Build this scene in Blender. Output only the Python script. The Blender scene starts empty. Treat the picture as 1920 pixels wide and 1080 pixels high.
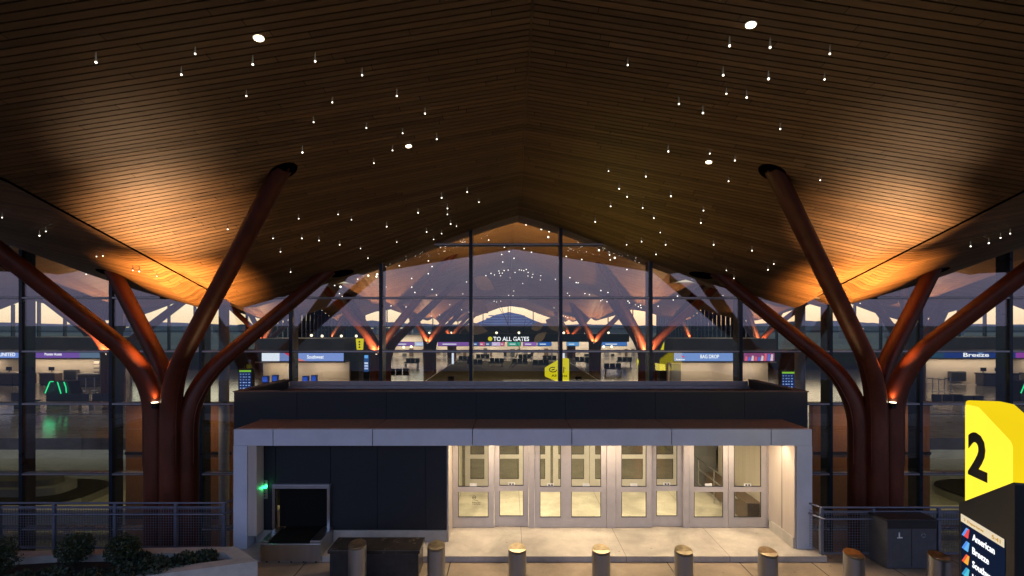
import bpy, bmesh, math, random
from mathutils import Vector, Matrix, noise
random.seed(7)
R = math.radians
scn = bpy.context.scene
col = scn.collection
CX, CZ, F = -0.28, 4.9, 907.0          # camera x, camera height, focal length in pixels of a 1920 wide frame
U0, V0 = 955.0, 610.0                  # vanishing point of the depth axis

def at(u, v, Y):
    """point of the place at depth Y seen in direction (u, v)"""
    return Vector((CX + (u-U0)*Y/F, Y, CZ - (v-V0)*Y/F))
def px(u, Y): return CX + (u-U0)*Y/F
def pz(v, Y): return CZ - (v-V0)*Y/F

# ------------------------------------------------------------------ materials
def nt(name):
    m = bpy.data.materials.new(name); m.use_nodes = True
    n = m.node_tree.nodes; l = m.node_tree.links; n.clear()
    return m, n, l
def N(n, t, **k):
    x = n.new(t)
    for a, b in k.items(): setattr(x, a, b)
    return x
def mat(name, c, rough=.5, metal=0., var=.15, scale=6., bump=0., stretch=(1,1,1), spec=.5, c2=None, coat=0., rvar=.1):
    m, n, l = nt(name)
    out = N(n,'ShaderNodeOutputMaterial'); b = N(n,'ShaderNodeBsdfPrincipled')
    l.new(b.outputs[0], out.inputs[0])
    tc = N(n,'ShaderNodeTexCoord'); mp = N(n,'ShaderNodeMapping'); mp.inputs['Scale'].default_value = stretch
    l.new(tc.outputs['Object'], mp.inputs[0])
    no = N(n,'ShaderNodeTexNoise'); no.inputs['Scale'].default_value = scale; no.inputs['Detail'].default_value = 6
    no.inputs['Roughness'].default_value = .62
    l.new(mp.outputs[0], no.inputs['Vector'])
    cr = N(n,'ShaderNodeValToRGB')
    a = [x*(1-var) for x in c]; d = [min(1, x*(1+var)) for x in (c2 or c)]
    cr.color_ramp.elements[0].color = (*a,1); cr.color_ramp.elements[0].position = .3
    cr.color_ramp.elements[1].color = (*d,1); cr.color_ramp.elements[1].position = .72
    l.new(no.outputs[0], cr.inputs[0]); l.new(cr.outputs[0], b.inputs['Base Color'])
    mr = N(n,'ShaderNodeMapRange'); mr.inputs['To Min'].default_value = max(0.02, rough-rvar); mr.inputs['To Max'].default_value = min(1, rough+rvar)
    l.new(no.outputs[0], mr.inputs[0]); l.new(mr.outputs[0], b.inputs['Roughness'])
    b.inputs['Metallic'].default_value = metal
    b.inputs['Specular IOR Level'].default_value = spec
    b.inputs['Coat Weight'].default_value = coat
    if bump:
        bp = N(n,'ShaderNodeBump'); bp.inputs['Strength'].default_value = bump; bp.inputs['Distance'].default_value = .02
        l.new(no.outputs[0], bp.inputs['Height']); l.new(bp.outputs[0], b.inputs['Normal'])
    return m
def emit(name, c, s, sample=True, var=0.):
    m, n, l = nt(name)
    out = N(n,'ShaderNodeOutputMaterial'); e = N(n,'ShaderNodeEmission')
    e.inputs['Color'].default_value = (*c,1); e.inputs['Strength'].default_value = s
    if var:
        tc = N(n,'ShaderNodeTexCoord'); no = N(n,'ShaderNodeTexNoise'); no.inputs['Scale'].default_value = .9
        mr = N(n,'ShaderNodeMapRange'); mr.inputs['To Min'].default_value = s*(1-var); mr.inputs['To Max'].default_value = s*(1+var)
        l.new(tc.outputs['Object'], no.inputs['Vector']); l.new(no.outputs[0], mr.inputs[0]); l.new(mr.outputs[0], e.inputs['Strength'])
    l.new(e.outputs[0], out.inputs[0])
    if not sample: m.cycles.emission_sampling = 'NONE'
    return m
def glass(name, tint, base, rough=0., wob=0.):
    m, n, l = nt(name)
    out = N(n,'ShaderNodeOutputMaterial'); mx = N(n,'ShaderNodeMixShader')
    t = N(n,'ShaderNodeBsdfTransparent'); t.inputs[0].default_value = (*tint,1)
    g = N(n,'ShaderNodeBsdfGlossy'); g.inputs['Roughness'].default_value = rough; g.inputs['Color'].default_value = (.92,.93,1,1)
    lw = N(n,'ShaderNodeLayerWeight'); lw.inputs['Blend'].default_value = .5
    pw = N(n,'ShaderNodeMath', operation='POWER'); pw.inputs[1].default_value = 5.
    l.new(lw.outputs['Facing'], pw.inputs[0])
    ad = N(n,'ShaderNodeMath', operation='MULTIPLY_ADD'); ad.inputs[1].default_value = .9-base; ad.inputs[2].default_value = base; ad.use_clamp = True
    l.new(pw.outputs[0], ad.inputs[0]); l.new(ad.outputs[0], mx.inputs[0])
    if wob:
        tc = N(n,'ShaderNodeTexCoord'); no = N(n,'ShaderNodeTexNoise'); no.inputs['Scale'].default_value = .5
        bp = N(n,'ShaderNodeBump'); bp.inputs['Strength'].default_value = wob; bp.inputs['Distance'].default_value = .01
        l.new(tc.outputs['Object'], no.inputs['Vector']); l.new(no.outputs[0], bp.inputs['Height']); l.new(bp.outputs[0], g.inputs['Normal'])
    l.new(t.outputs[0], mx.inputs[1]); l.new(g.outputs[0], mx.inputs[2]); l.new(mx.outputs[0], out.inputs[0])
    return m
def wood(name, a, b, pitch=.115, blen=3.6, rough=.55, groove=False):
    m, n, l = nt(name)
    out = N(n,'ShaderNodeOutputMaterial'); bs = N(n,'ShaderNodeBsdfPrincipled'); l.new(bs.outputs[0], out.inputs[0])
    geo = N(n,'ShaderNodeNewGeometry'); sx = N(n,'ShaderNodeSeparateXYZ'); l.new(geo.outputs['Position'], sx.inputs[0])
    def M(op, x, y=None):
        k = N(n,'ShaderNodeMath', operation=op)
        for i, s in enumerate((x, y)):
            if s is None: continue
            if isinstance(s, (int, float)): k.inputs[i].default_value = s
            else: l.new(s, k.inputs[i])
        return k.outputs[0]
    row = M('FLOOR', M('DIVIDE', M('SUBTRACT', sx.outputs[1], .8), pitch))
    wr = N(n,'ShaderNodeTexWhiteNoise', noise_dimensions='1D'); l.new(row, wr.inputs['W'])
    brd = M('FLOOR', M('ADD', M('DIVIDE', sx.outputs[0], blen), M('MULTIPLY', wr.outputs[0], 7.)))
    cv = N(n,'ShaderNodeCombineXYZ'); l.new(row, cv.inputs[0]); l.new(brd, cv.inputs[1])
    wn = N(n,'ShaderNodeTexWhiteNoise', noise_dimensions='3D'); l.new(cv.outputs[0], wn.inputs['Vector'])
    mp = N(n,'ShaderNodeMapping'); mp.inputs['Scale'].default_value = (1.1, 26, 26); l.new(geo.outputs['Position'], mp.inputs[0])
    ad = N(n,'ShaderNodeVectorMath', operation='ADD'); l.new(mp.outputs[0], ad.inputs[0]); l.new(wn.outputs['Color'], ad.inputs[1])
    no = N(n,'ShaderNodeTexNoise'); no.inputs['Scale'].default_value = 1.; no.inputs['Detail'].default_value = 5; l.new(ad.outputs[0], no.inputs['Vector'])
    fac = M('ADD', M('MULTIPLY', wn.outputs['Value'], .5), M('MULTIPLY', no.outputs[0], .5))
    cr = N(n,'ShaderNodeValToRGB'); cr.color_ramp.elements[0].color = (*a,1); cr.color_ramp.elements[1].color = (*b,1)
    cr.color_ramp.elements[0].position = .15; cr.color_ramp.elements[1].position = .85
    l.new(fac, cr.inputs[0])
    if groove:
        fr = M('FRACT', M('DIVIDE', M('SUBTRACT', sx.outputs[1], .8), pitch)); lt = M('LESS_THAN', fr, .14)
        mx = N(n,'ShaderNodeMix', data_type='RGBA'); l.new(lt, mx.inputs[0]); l.new(cr.outputs[0], mx.inputs[6]); mx.inputs[7].default_value = (.012,.008,.005,1)
        l.new(mx.outputs[2], bs.inputs['Base Color'])
    else:
        fb = M('FRACT', M('ADD', M('DIVIDE', sx.outputs[0], blen), M('MULTIPLY', wr.outputs[0], 7.))); lt = M('LESS_THAN', fb, .003)
        mx = N(n,'ShaderNodeMix', data_type='RGBA'); l.new(lt, mx.inputs[0]); l.new(cr.outputs[0], mx.inputs[6]); mx.inputs[7].default_value = (.012,.008,.005,1)
        l.new(mx.outputs[2], bs.inputs['Base Color'])
    bs.inputs['Roughness'].default_value = rough; bs.inputs['Specular IOR Level'].default_value = .35
    bp = N(n,'ShaderNodeBump'); bp.inputs['Strength'].default_value = .15; bp.inputs['Distance'].default_value = .004
    l.new(no.outputs[0], bp.inputs['Height']); l.new(bp.outputs[0], bs.inputs['Normal'])
    return m
def paving(name, a, b, sx_, sy_, rough=.7, joint=(.03,.025,.02), mortar=.012, off=0., dirt=False):
    m, n, l = nt(name)
    out = N(n,'ShaderNodeOutputMaterial'); bs = N(n,'ShaderNodeBsdfPrincipled'); l.new(bs.outputs[0], out.inputs[0])
    geo = N(n,'ShaderNodeNewGeometry')
    br = N(n,'ShaderNodeTexBrick'); br.offset = off; br.inputs['Scale'].default_value = 1.
    br.inputs['Brick Width'].default_value = sx_; br.inputs['Row Height'].default_value = sy_
    br.inputs['Mortar Size'].default_value = mortar; br.inputs['Mortar Smooth'].default_value = .2
    br.inputs['Color1'].default_value = (*a,1); br.inputs['Color2'].default_value = (*b,1); br.inputs['Mortar'].default_value = (*joint,1)
    l.new(geo.outputs['Position'], br.inputs['Vector'])
    no = N(n,'ShaderNodeTexNoise'); no.inputs['Scale'].default_value = 1.7; no.inputs['Detail'].default_value = 8; no.inputs['Roughness'].default_value = .7
    l.new(geo.outputs['Position'], no.inputs['Vector'])
    n2 = N(n,'ShaderNodeTexNoise'); n2.inputs['Scale'].default_value = 60; n2.inputs['Detail'].default_value = 3; l.new(geo.outputs['Position'], n2.inputs['Vector'])
    mr = N(n,'ShaderNodeMapRange'); mr.inputs['From Min'].default_value = .3; mr.inputs['From Max'].default_value = .75; mr.inputs['To Min'].default_value = .72; mr.inputs['To Max'].default_value = 1.2
    l.new(no.outputs[0], mr.inputs[0])
    m2 = N(n,'ShaderNodeMapRange'); m2.inputs['To Min'].default_value = .8; m2.inputs['To Max'].default_value = 1.2; l.new(n2.outputs[0], m2.inputs[0])
    mu = N(n,'ShaderNodeMath', operation='MULTIPLY'); l.new(mr.outputs[0], mu.inputs[0]); l.new(m2.outputs[0], mu.inputs[1])
    if dirt:
        vo = N(n,'ShaderNodeTexVoronoi'); vo.inputs['Scale'].default_value = 2.6; l.new(geo.outputs['Position'], vo.inputs['Vector'])
        g1 = N(n,'ShaderNodeMapRange'); g1.inputs['From Min'].default_value = .04; g1.inputs['From Max'].default_value = .075; g1.inputs['To Min'].default_value = .55; g1.inputs['To Max'].default_value = 1.
        l.new(vo.outputs['Distance'], g1.inputs[0])
        ns = N(n,'ShaderNodeTexNoise'); ns.inputs['Scale'].default_value = .55; ns.inputs['Detail'].default_value = 5; ns.inputs['Distortion'].default_value = 1.2; l.new(geo.outputs['Position'], ns.inputs['Vector'])
        g2 = N(n,'ShaderNodeMapRange'); g2.inputs['From Min'].default_value = .34; g2.inputs['From Max'].default_value = .55; g2.inputs['To Min'].default_value = .68; g2.inputs['To Max'].default_value = 1.08
        l.new(ns.outputs[0], g2.inputs[0])
        m3 = N(n,'ShaderNodeMath', operation='MULTIPLY'); l.new(g1.outputs[0], m3.inputs[0]); l.new(g2.outputs[0], m3.inputs[1])
        m4 = N(n,'ShaderNodeMath', operation='MULTIPLY'); l.new(mu.outputs[0], m4.inputs[0]); l.new(m3.outputs[0], m4.inputs[1]); mu = m4
    vm = N(n,'ShaderNodeVectorMath', operation='SCALE'); l.new(br.outputs[0], vm.inputs[0]); l.new(mu.outputs[0], vm.inputs['Scale'])
    l.new(vm.outputs[0], bs.inputs['Base Color'])
    rr = N(n,'ShaderNodeMapRange'); rr.inputs['To Min'].default_value = max(.03,rough-.12); rr.inputs['To Max'].default_value = min(1,rough+.12)
    l.new(no.outputs[0], rr.inputs[0]); l.new(rr.outputs[0], bs.inputs['Roughness'])
    return m

WOOD = wood('slat_wood', (.110,.062,.025), (.245,.142,.060))
WOOD_IN = wood('hall_slat_wood', (.22,.12,.055), (.34,.20,.10), groove=True)
DARKVOID = mat('dark_recess', (.004,.003,.003), .9, spec=0.)
ROOF = mat('roof_membrane', (.3,.3,.3), .8)
CORTEN = mat('red_brown_steel', (.110,.025,.010), .42, var=.35, scale=2.6, bump=.10, spec=.4, coat=.0, stretch=(1,1,.35))
LAMPHOUSE = mat('lamp_housing', (.03,.03,.03), .4, .6)
MULL = mat('black_mullion_sky_tint', (.014,.030,.052), .30, .3, var=.2, scale=3)  # blue of the sky light on the black metal is mixed into its colour
SILVER = mat('silver_cap', (.42,.43,.47), .35, .7, var=.1)
GLASS = glass('facade_glass', (.92,.94,.945), .105, wob=.03)
DGLASS = glass('door_glass', (.96,.97,.91), .04)
FARGLASS = glass('far_glass', (.97,.975,.97), .03)
PANEL = mat('grey_metal_panel', (.60,.64,.74), .42, .15, var=.07, scale=2.5)
WARMTOP = mat('warm_tinted_top_panel', (.27,.175,.135), .5, .1, var=.3, scale=14)  # speckled brown; warm light reflected from the canopy is put into the colour
NAVY = mat('navy_metal_panel', (.006,.010,.017), .55, .1, var=.18, scale=1.5)
SEAM = mat('dark_joint', (.015,.015,.018), .8)
BEIGE = mat('beige_metal_panel', (.50,.43,.38), .45, .1, var=.08, scale=2, stretch=(6,6,.4))
CONC = mat('pale_concrete', (.46,.42,.37), .75, var=.2, scale=3, bump=.08)
STEEL = mat('brushed_stainless', (.46,.46,.47), .33, 1., var=.12, scale=4, stretch=(1,1,.05))
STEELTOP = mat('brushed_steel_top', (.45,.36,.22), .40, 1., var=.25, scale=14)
RAILST = mat('galvanised_steel', (.17,.19,.25), .45, .6, var=.15)
DOORAL = mat('door_aluminium', (.60,.56,.55), .42, .35, var=.06)
BLACK = mat('matt_black', (.012,.012,.014), .5)
RUBBER = mat('black_rubber', (.006,.006,.006), .8, bump=.1, spec=.15)
STONE = mat('black_stone', (.030,.026,.026), .35, var=.4, scale=9)
STONETOP = mat('black_stone_top', (.035,.028,.022), .25, var=.5, scale=6)
WHITE = mat('white_paint', (.75,.75,.73), .5)
CREAM = mat('cream_wall', (.60,.51,.41), .7, var=.06, scale=.8)
GREYW = mat('grey_wall', (.17,.165,.165), .7, var=.2, scale=.7)
GREYD = mat('dark_grey_wall', (.075,.072,.072), .65, var=.3, scale=.6)
TAN = mat('tan_wall', (.23,.17,.10), .7, var=.15, scale=.5)
TERR = paving('hall_terrazzo', (.30,.275,.25), (.33,.30,.27), 6, 6, rough=.16, joint=(.2,.19,.17), mortar=.02)
LOWFL = paving('lower_terrazzo', (.30,.28,.22), (.33,.31,.25), 4, 4, rough=.2, joint=(.2,.19,.17), mortar=.02)
PAVE = paving('concrete_apron', (.32,.245,.17), (.37,.285,.20), 1.53, 1.53, rough=.75, dirt=True)
LAND = paving('concrete_landing', (.50,.45,.39), (.53,.48,.42), 2.2, 9.0, rough=.62, joint=(.25,.21,.17), mortar=.008, dirt=True)
SOIL = mat('planter_soil', (.020,.014,.010), .95, var=.4, scale=20, bump=.5)
LEAF = mat('boxwood_leaf', (.022,.040,.014), .55, var=.5, scale=12)
LEAF2 = mat('dark_groundcover_leaf', (.020,.034,.016), .6, var=.5, scale=9)
BARK = mat('twig_bark', (.06,.04,.03), .9)
WARMBULB = emit('warm_bulb', (1,.80,.52), 9, False)
STARBULB = emit('pendant_bulb', (1,.90,.74), 5, False)
STARIN = emit('hall_pendant_bulb', (1,.90,.74), 3.2, False)
STEMM = emit('lit_acrylic_stem', (1,.86,.66), .07, False)
YEL = emit('yellow_lightbox', (1.0,.82,.045), 1.2, True, .10)
YELIN = emit('yellow_sign_face', (.95,.80,.02), .85, False)
SCRW = emit('white_screen', (.85,.9,1.0), 1.1, False)

# ------------------------------------------------------------------ mesh helpers
class MB:
    def __init__(s): s.v = []; s.f = []
    def add(s, vs, fs):
        o = len(s.v); s.v += [tuple(v) for v in vs]; s.f += [tuple(i+o for i in f) for f in fs]; return s
    def box(s, x0, x1, y0, y1, z0, z1):
        x0,x1 = sorted((x0,x1)); y0,y1 = sorted((y0,y1)); z0,z1 = sorted((z0,z1))
        return s.add([(x0,y0,z0),(x1,y0,z0),(x1,y1,z0),(x0,y1,z0),(x0,y0,z1),(x1,y0,z1),(x1,y1,z1),(x0,y1,z1)],
                     [(3,2,1,0),(4,5,6,7),(0,1,5,4),(1,2,6,5),(2,3,7,6),(3,0,4,7)])
    def prism_y(s, pts, y0, y1):
        """outline in x,z extruded along y"""
        n = len(pts)
        return s.add([(x,y0,z) for x,z in pts]+[(x,y1,z) for x,z in pts],
                     [tuple(range(n)), tuple(range(2*n-1,n-1,-1))]+[((i+1)%n,i,i+n,(i+1)%n+n) for i in range(n)])
    def prism_z(s, pts, z0, z1):
        n = len(pts)
        return s.add([(x,y,z0) for x,y in pts]+[(x,y,z1) for x,y in pts],
                     [tuple(range(n-1,-1,-1)), tuple(range(n,2*n))]+[(i,(i+1)%n,(i+1)%n+n,i+n) for i in range(n)])
    def cyl(s, x, y, z0, z1, r, n=24, r2=None, slant=0.):
        r2 = r if r2 is None else r2
        a = [2*math.pi*i/n for i in range(n)]
        return s.add([(x+r*math.cos(t), y+r*math.sin(t), z0) for t in a]+[(x+r2*math.cos(t), y+r2*math.sin(t), z1+slant*r2*math.sin(t)) for t in a],
                     [tuple(range(n-1,-1,-1)), tuple(range(n,2*n))]+[(i,(i+1)%n,(i+1)%n+n,i+n) for i in range(n)])
    def tube(s, pts, rad, n=12, cap=True, yscale=1.):
        pts = [Vector(p) for p in pts]; rad = rad if isinstance(rad, (list,tuple)) else [rad]*len(pts)
        o = len(s.v); up = None
        for i, p in enumerate(pts):
            d = (pts[min(i+1,len(pts)-1)]-pts[max(i-1,0)]).normalized()
            if up is None:
                up = Vector((0,1,0)) if abs(d.y) < .9 else Vector((1,0,0))
            up = (up - d*up.dot(d)).normalized(); w = d.cross(up)
            for k in range(n):
                a = 2*math.pi*k/n
                s.v.append(tuple(p + (up*math.cos(a)*yscale + w*math.sin(a))*rad[i]))
        for i in range(len(pts)-1):
            for k in range(n):
                s.f.append((o+i*n+k, o+i*n+(k+1)%n, o+(i+1)*n+(k+1)%n, o+(i+1)*n+k))
        if cap:
            s.f.append(tuple(o+k for k in range(n-1,-1,-1))); s.f.append(tuple(o+(len(pts)-1)*n+k for k in range(n)))
        return s
    def ball(s, c, r, n=8, m=6):
        o = len(s.v); c = Vector(c)
        rx, ry, rz = (r,r,r) if isinstance(r,(int,float)) else r
        s.v.append((c.x,c.y,c.z+rz))
        for j in range(1,m):
            t = math.pi*j/m
            for i in range(n):
                a = 2*math.pi*i/n; s.v.append((c.x+rx*math.sin(t)*math.cos(a), c.y+ry*math.sin(t)*math.sin(a), c.z+rz*math.cos(t)))
        s.v.append((c.x,c.y,c.z-rz))
        for i in range(n): s.f.append((o, o+1+i, o+1+(i+1)%n))
        for j in range(m-2):
            for i in range(n):
                a = o+1+j*n; s.f.append((a+i, a+n+i, a+n+(i+1)%n, a+(i+1)%n))
        l = o+1+(m-2)*n
        for i in range(n): s.f.append((l+i, l+n, l+(i+1)%n))
        return s
    def build(s, name, m, parent=None, bevel=0., smooth=False, local=None):
        me = bpy.data.meshes.new(name); me.from_pydata(s.v, [], s.f); me.update()
        bm = bmesh.new(); bm.from_mesh(me)
        bmesh.ops.recalc_face_normals(bm, faces=bm.faces)
        if bevel:
            ed = [e for e in bm.edges if e.is_manifold and e.calc_face_angle(0) > .6]
            bmesh.ops.bevel(bm, geom=ed, offset=bevel, segments=2, profile=.6, affect='EDGES', clamp_overlap=True)
        bm.to_mesh(me); bm.free()
        me.materials.append(m)
        if smooth:
            for p in me.polygons: p.use_smooth = True
            me.set_sharp_from_angle(angle=R(40))
        o = bpy.data.objects.new(name, me); col.objects.link(o)
        if parent is not None:
            o.parent = parent
        return o
def box(name, m, x0,x1,y0,y1,z0,z1, parent=None, bevel=0.):
    return MB().box(x0,x1,y0,y1,z0,z1).build(name, m, parent, bevel)
def tag(o, label, cat, group=None, kind=None):
    o['label'] = label; o['category'] = cat
    if group: o['group'] = group
    if kind: o['kind'] = kind
    return o
def struct(o, label=None, kind='structure'):
    o['kind'] = kind
    if label: o['label'] = label
    return o
def thing(name, label, cat, loc=(0,0,0), group=None, rz=0.):
    o = bpy.data.objects.new(name, None); o.empty_display_size = .2; col.objects.link(o); o.location = loc; o.rotation_euler = (0,0,rz)
    return tag(o, label, cat, group)
def dup(o, loc, label=None, group=None, rz=None):
    c = o.copy(); col.objects.link(c); c.location = loc
    if rz is not None: c.rotation_euler = (0,0,rz)
    if label: c['label'] = label
    if group: c['group'] = group
    for ch in o.children:
        d = ch.copy(); col.objects.link(d); d.parent = c
        for g in ch.children:
            e = g.copy(); col.objects.link(e); e.parent = d
    return c
def text(s, name, m, w, h, loc, parent=None, depth=.006, rz=0., keep=False, off=.012):
    """lettering fitted to a w x h box, facing -y, lower left corner at loc"""
    cu = bpy.data.curves.new(name, 'FONT'); cu.body = s; cu.extrude = depth; cu.resolution_u = 3; cu.offset = off
    t = bpy.data.objects.new(name, cu); col.objects.link(t)
    dg = bpy.context.evaluated_depsgraph_get(); dg.update()
    me = bpy.data.meshes.new_from_object(t.evaluated_get(dg))
    bpy.data.objects.remove(t, do_unlink=True)
    xs = [v.co.x for v in me.vertices]; ys = [v.co.y for v in me.vertices]
    kx = w/(max(xs)-min(xs)); ky = h/(max(ys)-min(ys))
    if keep: kx = ky = min(kx,ky)
    x0, y0 = min(xs), min(ys)
    for v in me.vertices:
        v.co = Vector(((v.co.x-x0)*kx, -v.co.z-depth, (v.co.y-y0)*ky))
    me.materials.clear(); me.materials.append(m)
    o = bpy.data.objects.new(name, me); col.objects.link(o); o.location = loc; o.rotation_euler = (0,0,rz)
    if parent is not None: o.parent = parent
    return o
def lamp(kind, name, loc, power, color, size=.1, angle=120, blend=.6, target=None, sy=None):
    d = bpy.data.lights.new(name, kind); d.energy = power; d.color = color
    if kind == 'SPOT': d.spot_size = R(angle); d.spot_blend = blend; d.shadow_soft_size = size
    elif kind == 'AREA':
        d.shape = 'RECTANGLE'; d.size = size; d.size_y = sy or size
    elif kind == 'POINT': d.shadow_soft_size = size
    o = bpy.data.objects.new(name, d); col.objects.link(o); o.location = loc
    if target is not None: o.rotation_euler = (Vector(target)-Vector(loc)).to_track_quat('-Z','Y').to_euler()
    return o
def sm(a, b, x):
    t = max(0., min(1., (x-a)/(b-a))); return t*t*(3-2*t)

# ------------------------------------------------------------------ ceiling shape
HB, FY = 8.9, 14.5                    # half width of a roof bay, depth of the glass facade
def ceil_z(X, Y):
    xb = (X+HB) % (2*HB) - HB; t = abs(xb)/HB
    d = FY-Y
    if d >= 0:
        zr = 8.2 + .09*d
        zv = 5.75 + .264*d if d < 6.33 else 7.42 + .07*(d-6.33)
        f = sm(10.2, 14.5, Y)
    else:
        c = (1-math.cos(2*math.pi*d/20))/2
        hp = sm(0,9,-d)*(1-sm(28,37,-d))
        zr = 8.2 + .25*c + 1.55*hp; zv = 5.75 + 1.9*c + .75*hp; f = (1-c)**2
    dip = .5*sm(0,.75,t)*(1-sm(.93,1,t))*f
    return zr - (zr-zv)*t - dip
def hit_ceiling(u, v, lo=3., hi=14.45, drop=0.):
    """first point of the real ceiling in direction (u,v)"""
    Y = lo
    while Y < hi:
        p = at(u, v, Y)
        if ceil_z(p.x, Y) - drop < p.z: break
        Y += .02
    return at(u, v, min(Y, hi))
TS = [0,.08,.2,.32,.45,.57,.66,.74,.8,.86,.9,.93,.955,.98,1.]
def bay_x(k): return [k*2*HB - t*HB for t in reversed(TS[1:])] + [k*2*HB + t*HB for t in TS]

# ---- wooden canopy over the forecourt
canopy = thing('wooden_canopy', 'large folded canopy of dark slatted wood with a central ridge, lit from below', 'canopy', (0,0,0))
Y0, PITCH, GAP = .8, .115, .019
rows = []
nsl = int((FY-Y0)/PITCH)
for i in range(nsl+1):
    a = Y0+i*PITCH; b = min(a+PITCH, FY)
    rows += [(a,.035),(a+GAP,.035),(a+GAP+.0008,0.),(b-.0008,0.)]
rows.append((FY,.0))
for k in range(-2,3):
    xs = bay_x(k)
    e = .03
    xs[0] += e*.3; xs[-1] -= e*.3
    mb = MB(); W = len(xs)
    mb.v = [(x, y, ceil_z(x, y)+dz) for y, dz in rows for x in xs]
    mb.f = [(j*W+i, j*W+i+1, (j+1)*W+i+1, (j+1)*W+i) for j in range(len(rows)-1) for i in range(W-1)]
    mb.build('slatted_soffit', WOOD, canopy)
xs = [x for k in range(-2,3) for x in bay_x(k)[::2]]
mb = MB(); W = len(xs); ys = [Y0-.1+i*(FY+.1-Y0)/14 for i in range(15)]
mb.v = [(x,y,ceil_z(x,max(y,Y0))+.6) for y in ys for x in xs]
mb.f = [(j*W+i, j*W+i+1, (j+1)*W+i+1, (j+1)*W+i) for j in range(14) for i in range(W-1)]
mb.build('roof_deck', ROOF, canopy)
mb = MB(); mb.v = [(x,Y0-.1,ceil_z(x,Y0)-.08) for x in xs]+[(x,Y0-.1,ceil_z(x,Y0)+.75) for x in xs]+[(x,Y0-.01,ceil_z(x,Y0)-.08) for x in xs]+[(x,Y0-.01,ceil_z(x,Y0)+.75) for x in xs]
for i in range(W-1):
    mb.f += [(i,i+1,W+i+1,W+i),(2*W+i,3*W+i,3*W+i+1,2*W+i+1),(i,2*W+i,2*W+i+1,i+1),(W+i,W+i+1,3*W+i+1,3*W+i)]
mb.build('front_fascia', PANEL, canopy)
# dark trim strips down every ridge and valley joint
for k in range(-1,2):
    mb = MB(); pts = [(k*2*HB+.012, y, ceil_z(k*2*HB, y)-.004) for y in [Y0+i*(FY-Y0)/20 for i in range(21)]]
    mb.tube(pts, .014, 6).build('ridge_trim', WOOD, canopy)
for k in (-3,-1,1,3):
    mb = MB(); pts = [(k*HB, y, ceil_z(k*HB, y)-.005) for y in [Y0+i*(FY-.02-Y0)/20 for i in range(21)]]
    mb.tube(pts, .022, 6).build('valley_trim', DARKVOID, canopy)

# ---- hall ceiling behind the glass
YB = 88.
YW, XW = 54.5, 3*HB                  # the side wings of the hall end here; the middle runs on to YB
mb = MB(); xs = [x for k in range(-6,7) for x in bay_x(k)]; W = len(xs)
ys = [FY+.0005+i*(YW-FY-.0005)/50 for i in range(51)]+[YW+i*(YB-YW)/42 for i in range(1,43)]
mb.v = [(x,y,ceil_z(x,y)) for y in ys for x in xs]
mb.f = [(j*W+i, j*W+i+1, (j+1)*W+i+1, (j+1)*W+i) for j in range(92) for i in range(W-1) if ys[j] < YW-.01 or abs((xs[i]+xs[i+1])/2) < XW]
struct(mb.build('ceiling', WOOD_IN), 'folded slatted wood ceiling of the hall behind the glass')

# ------------------------------------------------------------------ ground, floors
mb = MB(); mb.add([(-7000,-7000,-6.3),(7000,-7000,-6.3),(7000,7000,-6.3),(-7000,7000,-6.3)], [(0,1,2,3)])
struct(mb.build('ground', mat('grass_ground', (.05,.07,.035), .9, var=.4, scale=.02)), 'dark open ground beyond the terminal')
mb = MB(); mb.box(-60,60,1.5,10.26,-.5,-.12); mb.box(-60,-6.42,10.26,10.78,-.5,-.12); mb.box(6.46,60,10.26,10.72,-.5,-.12)
struct(mb.build('pavement', PAVE), 'warm grey concrete apron in front of the doors')
struct(box('road', mat('asphalt', (.045,.045,.048), .85, var=.3, scale=2, bump=.1), -60,60,-34,1.49,-.6,-.25), 'dark asphalt roadway behind the forecourt')
mb = MB(); mb.box(-6.42,6.46,10.26,14.6,-.5,0)
struct(mb.build('landing', LAND), 'pale concrete landing one step up at the doors')
mb = MB(); mb.box(-112,112,21,YW+.4,-.5,0); mb.box(-XW-.3,XW+.3,YW+.4,YB+.4,-.5,0); mb.box(-7,7,14.6,21,-.5,0)
struct(mb.build('floor', TERR), 'polished hall floor')
struct(box('carpet', mat('olive_carpet', (.105,.090,.050), .9, var=.25, scale=3), -7.6,7.6,22,66,.0,.004), 'dark olive carpet strip down the middle of the hall')
for x in (-7.66,7.66): struct(box('floor_strip', WHITE, x-.05,x+.05,22,66,.0,.006), 'white edge strip of the carpet')
mb = MB(); mb.box(-112,112,14.6,62,-5.8,-5.5); mb.box(-112,112,10.4,14.6,-3.5,-3.2)
struct(mb.build('lower_floor', LOWFL), 'polished floor of the lower level')
mb = MB(); mb.box(-60,-6.42,10.4,10.78,-3.2,-.5); mb.box(6.46,60,10.4,10.72,-3.2,-.5); mb.box(-6.42,-6.1,10.78,14.4,-3.2,-.5); mb.box(6.14,6.46,10.72,14.4,-3.2,-.5)
struct(mb.build('retaining_wall', CONC), 'concrete wall of the sunken light well')
for x in (-112.,112.): struct(box('side_wall', GREYW, x-.3,x+.3,.0,YW+.4,-6,9.5), 'grey side wall of the hall')
struct(box('lower_wall', GREYD, -112,112,60,60.4,-5.5,-.5), 'dark back wall of the lower level')
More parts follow.
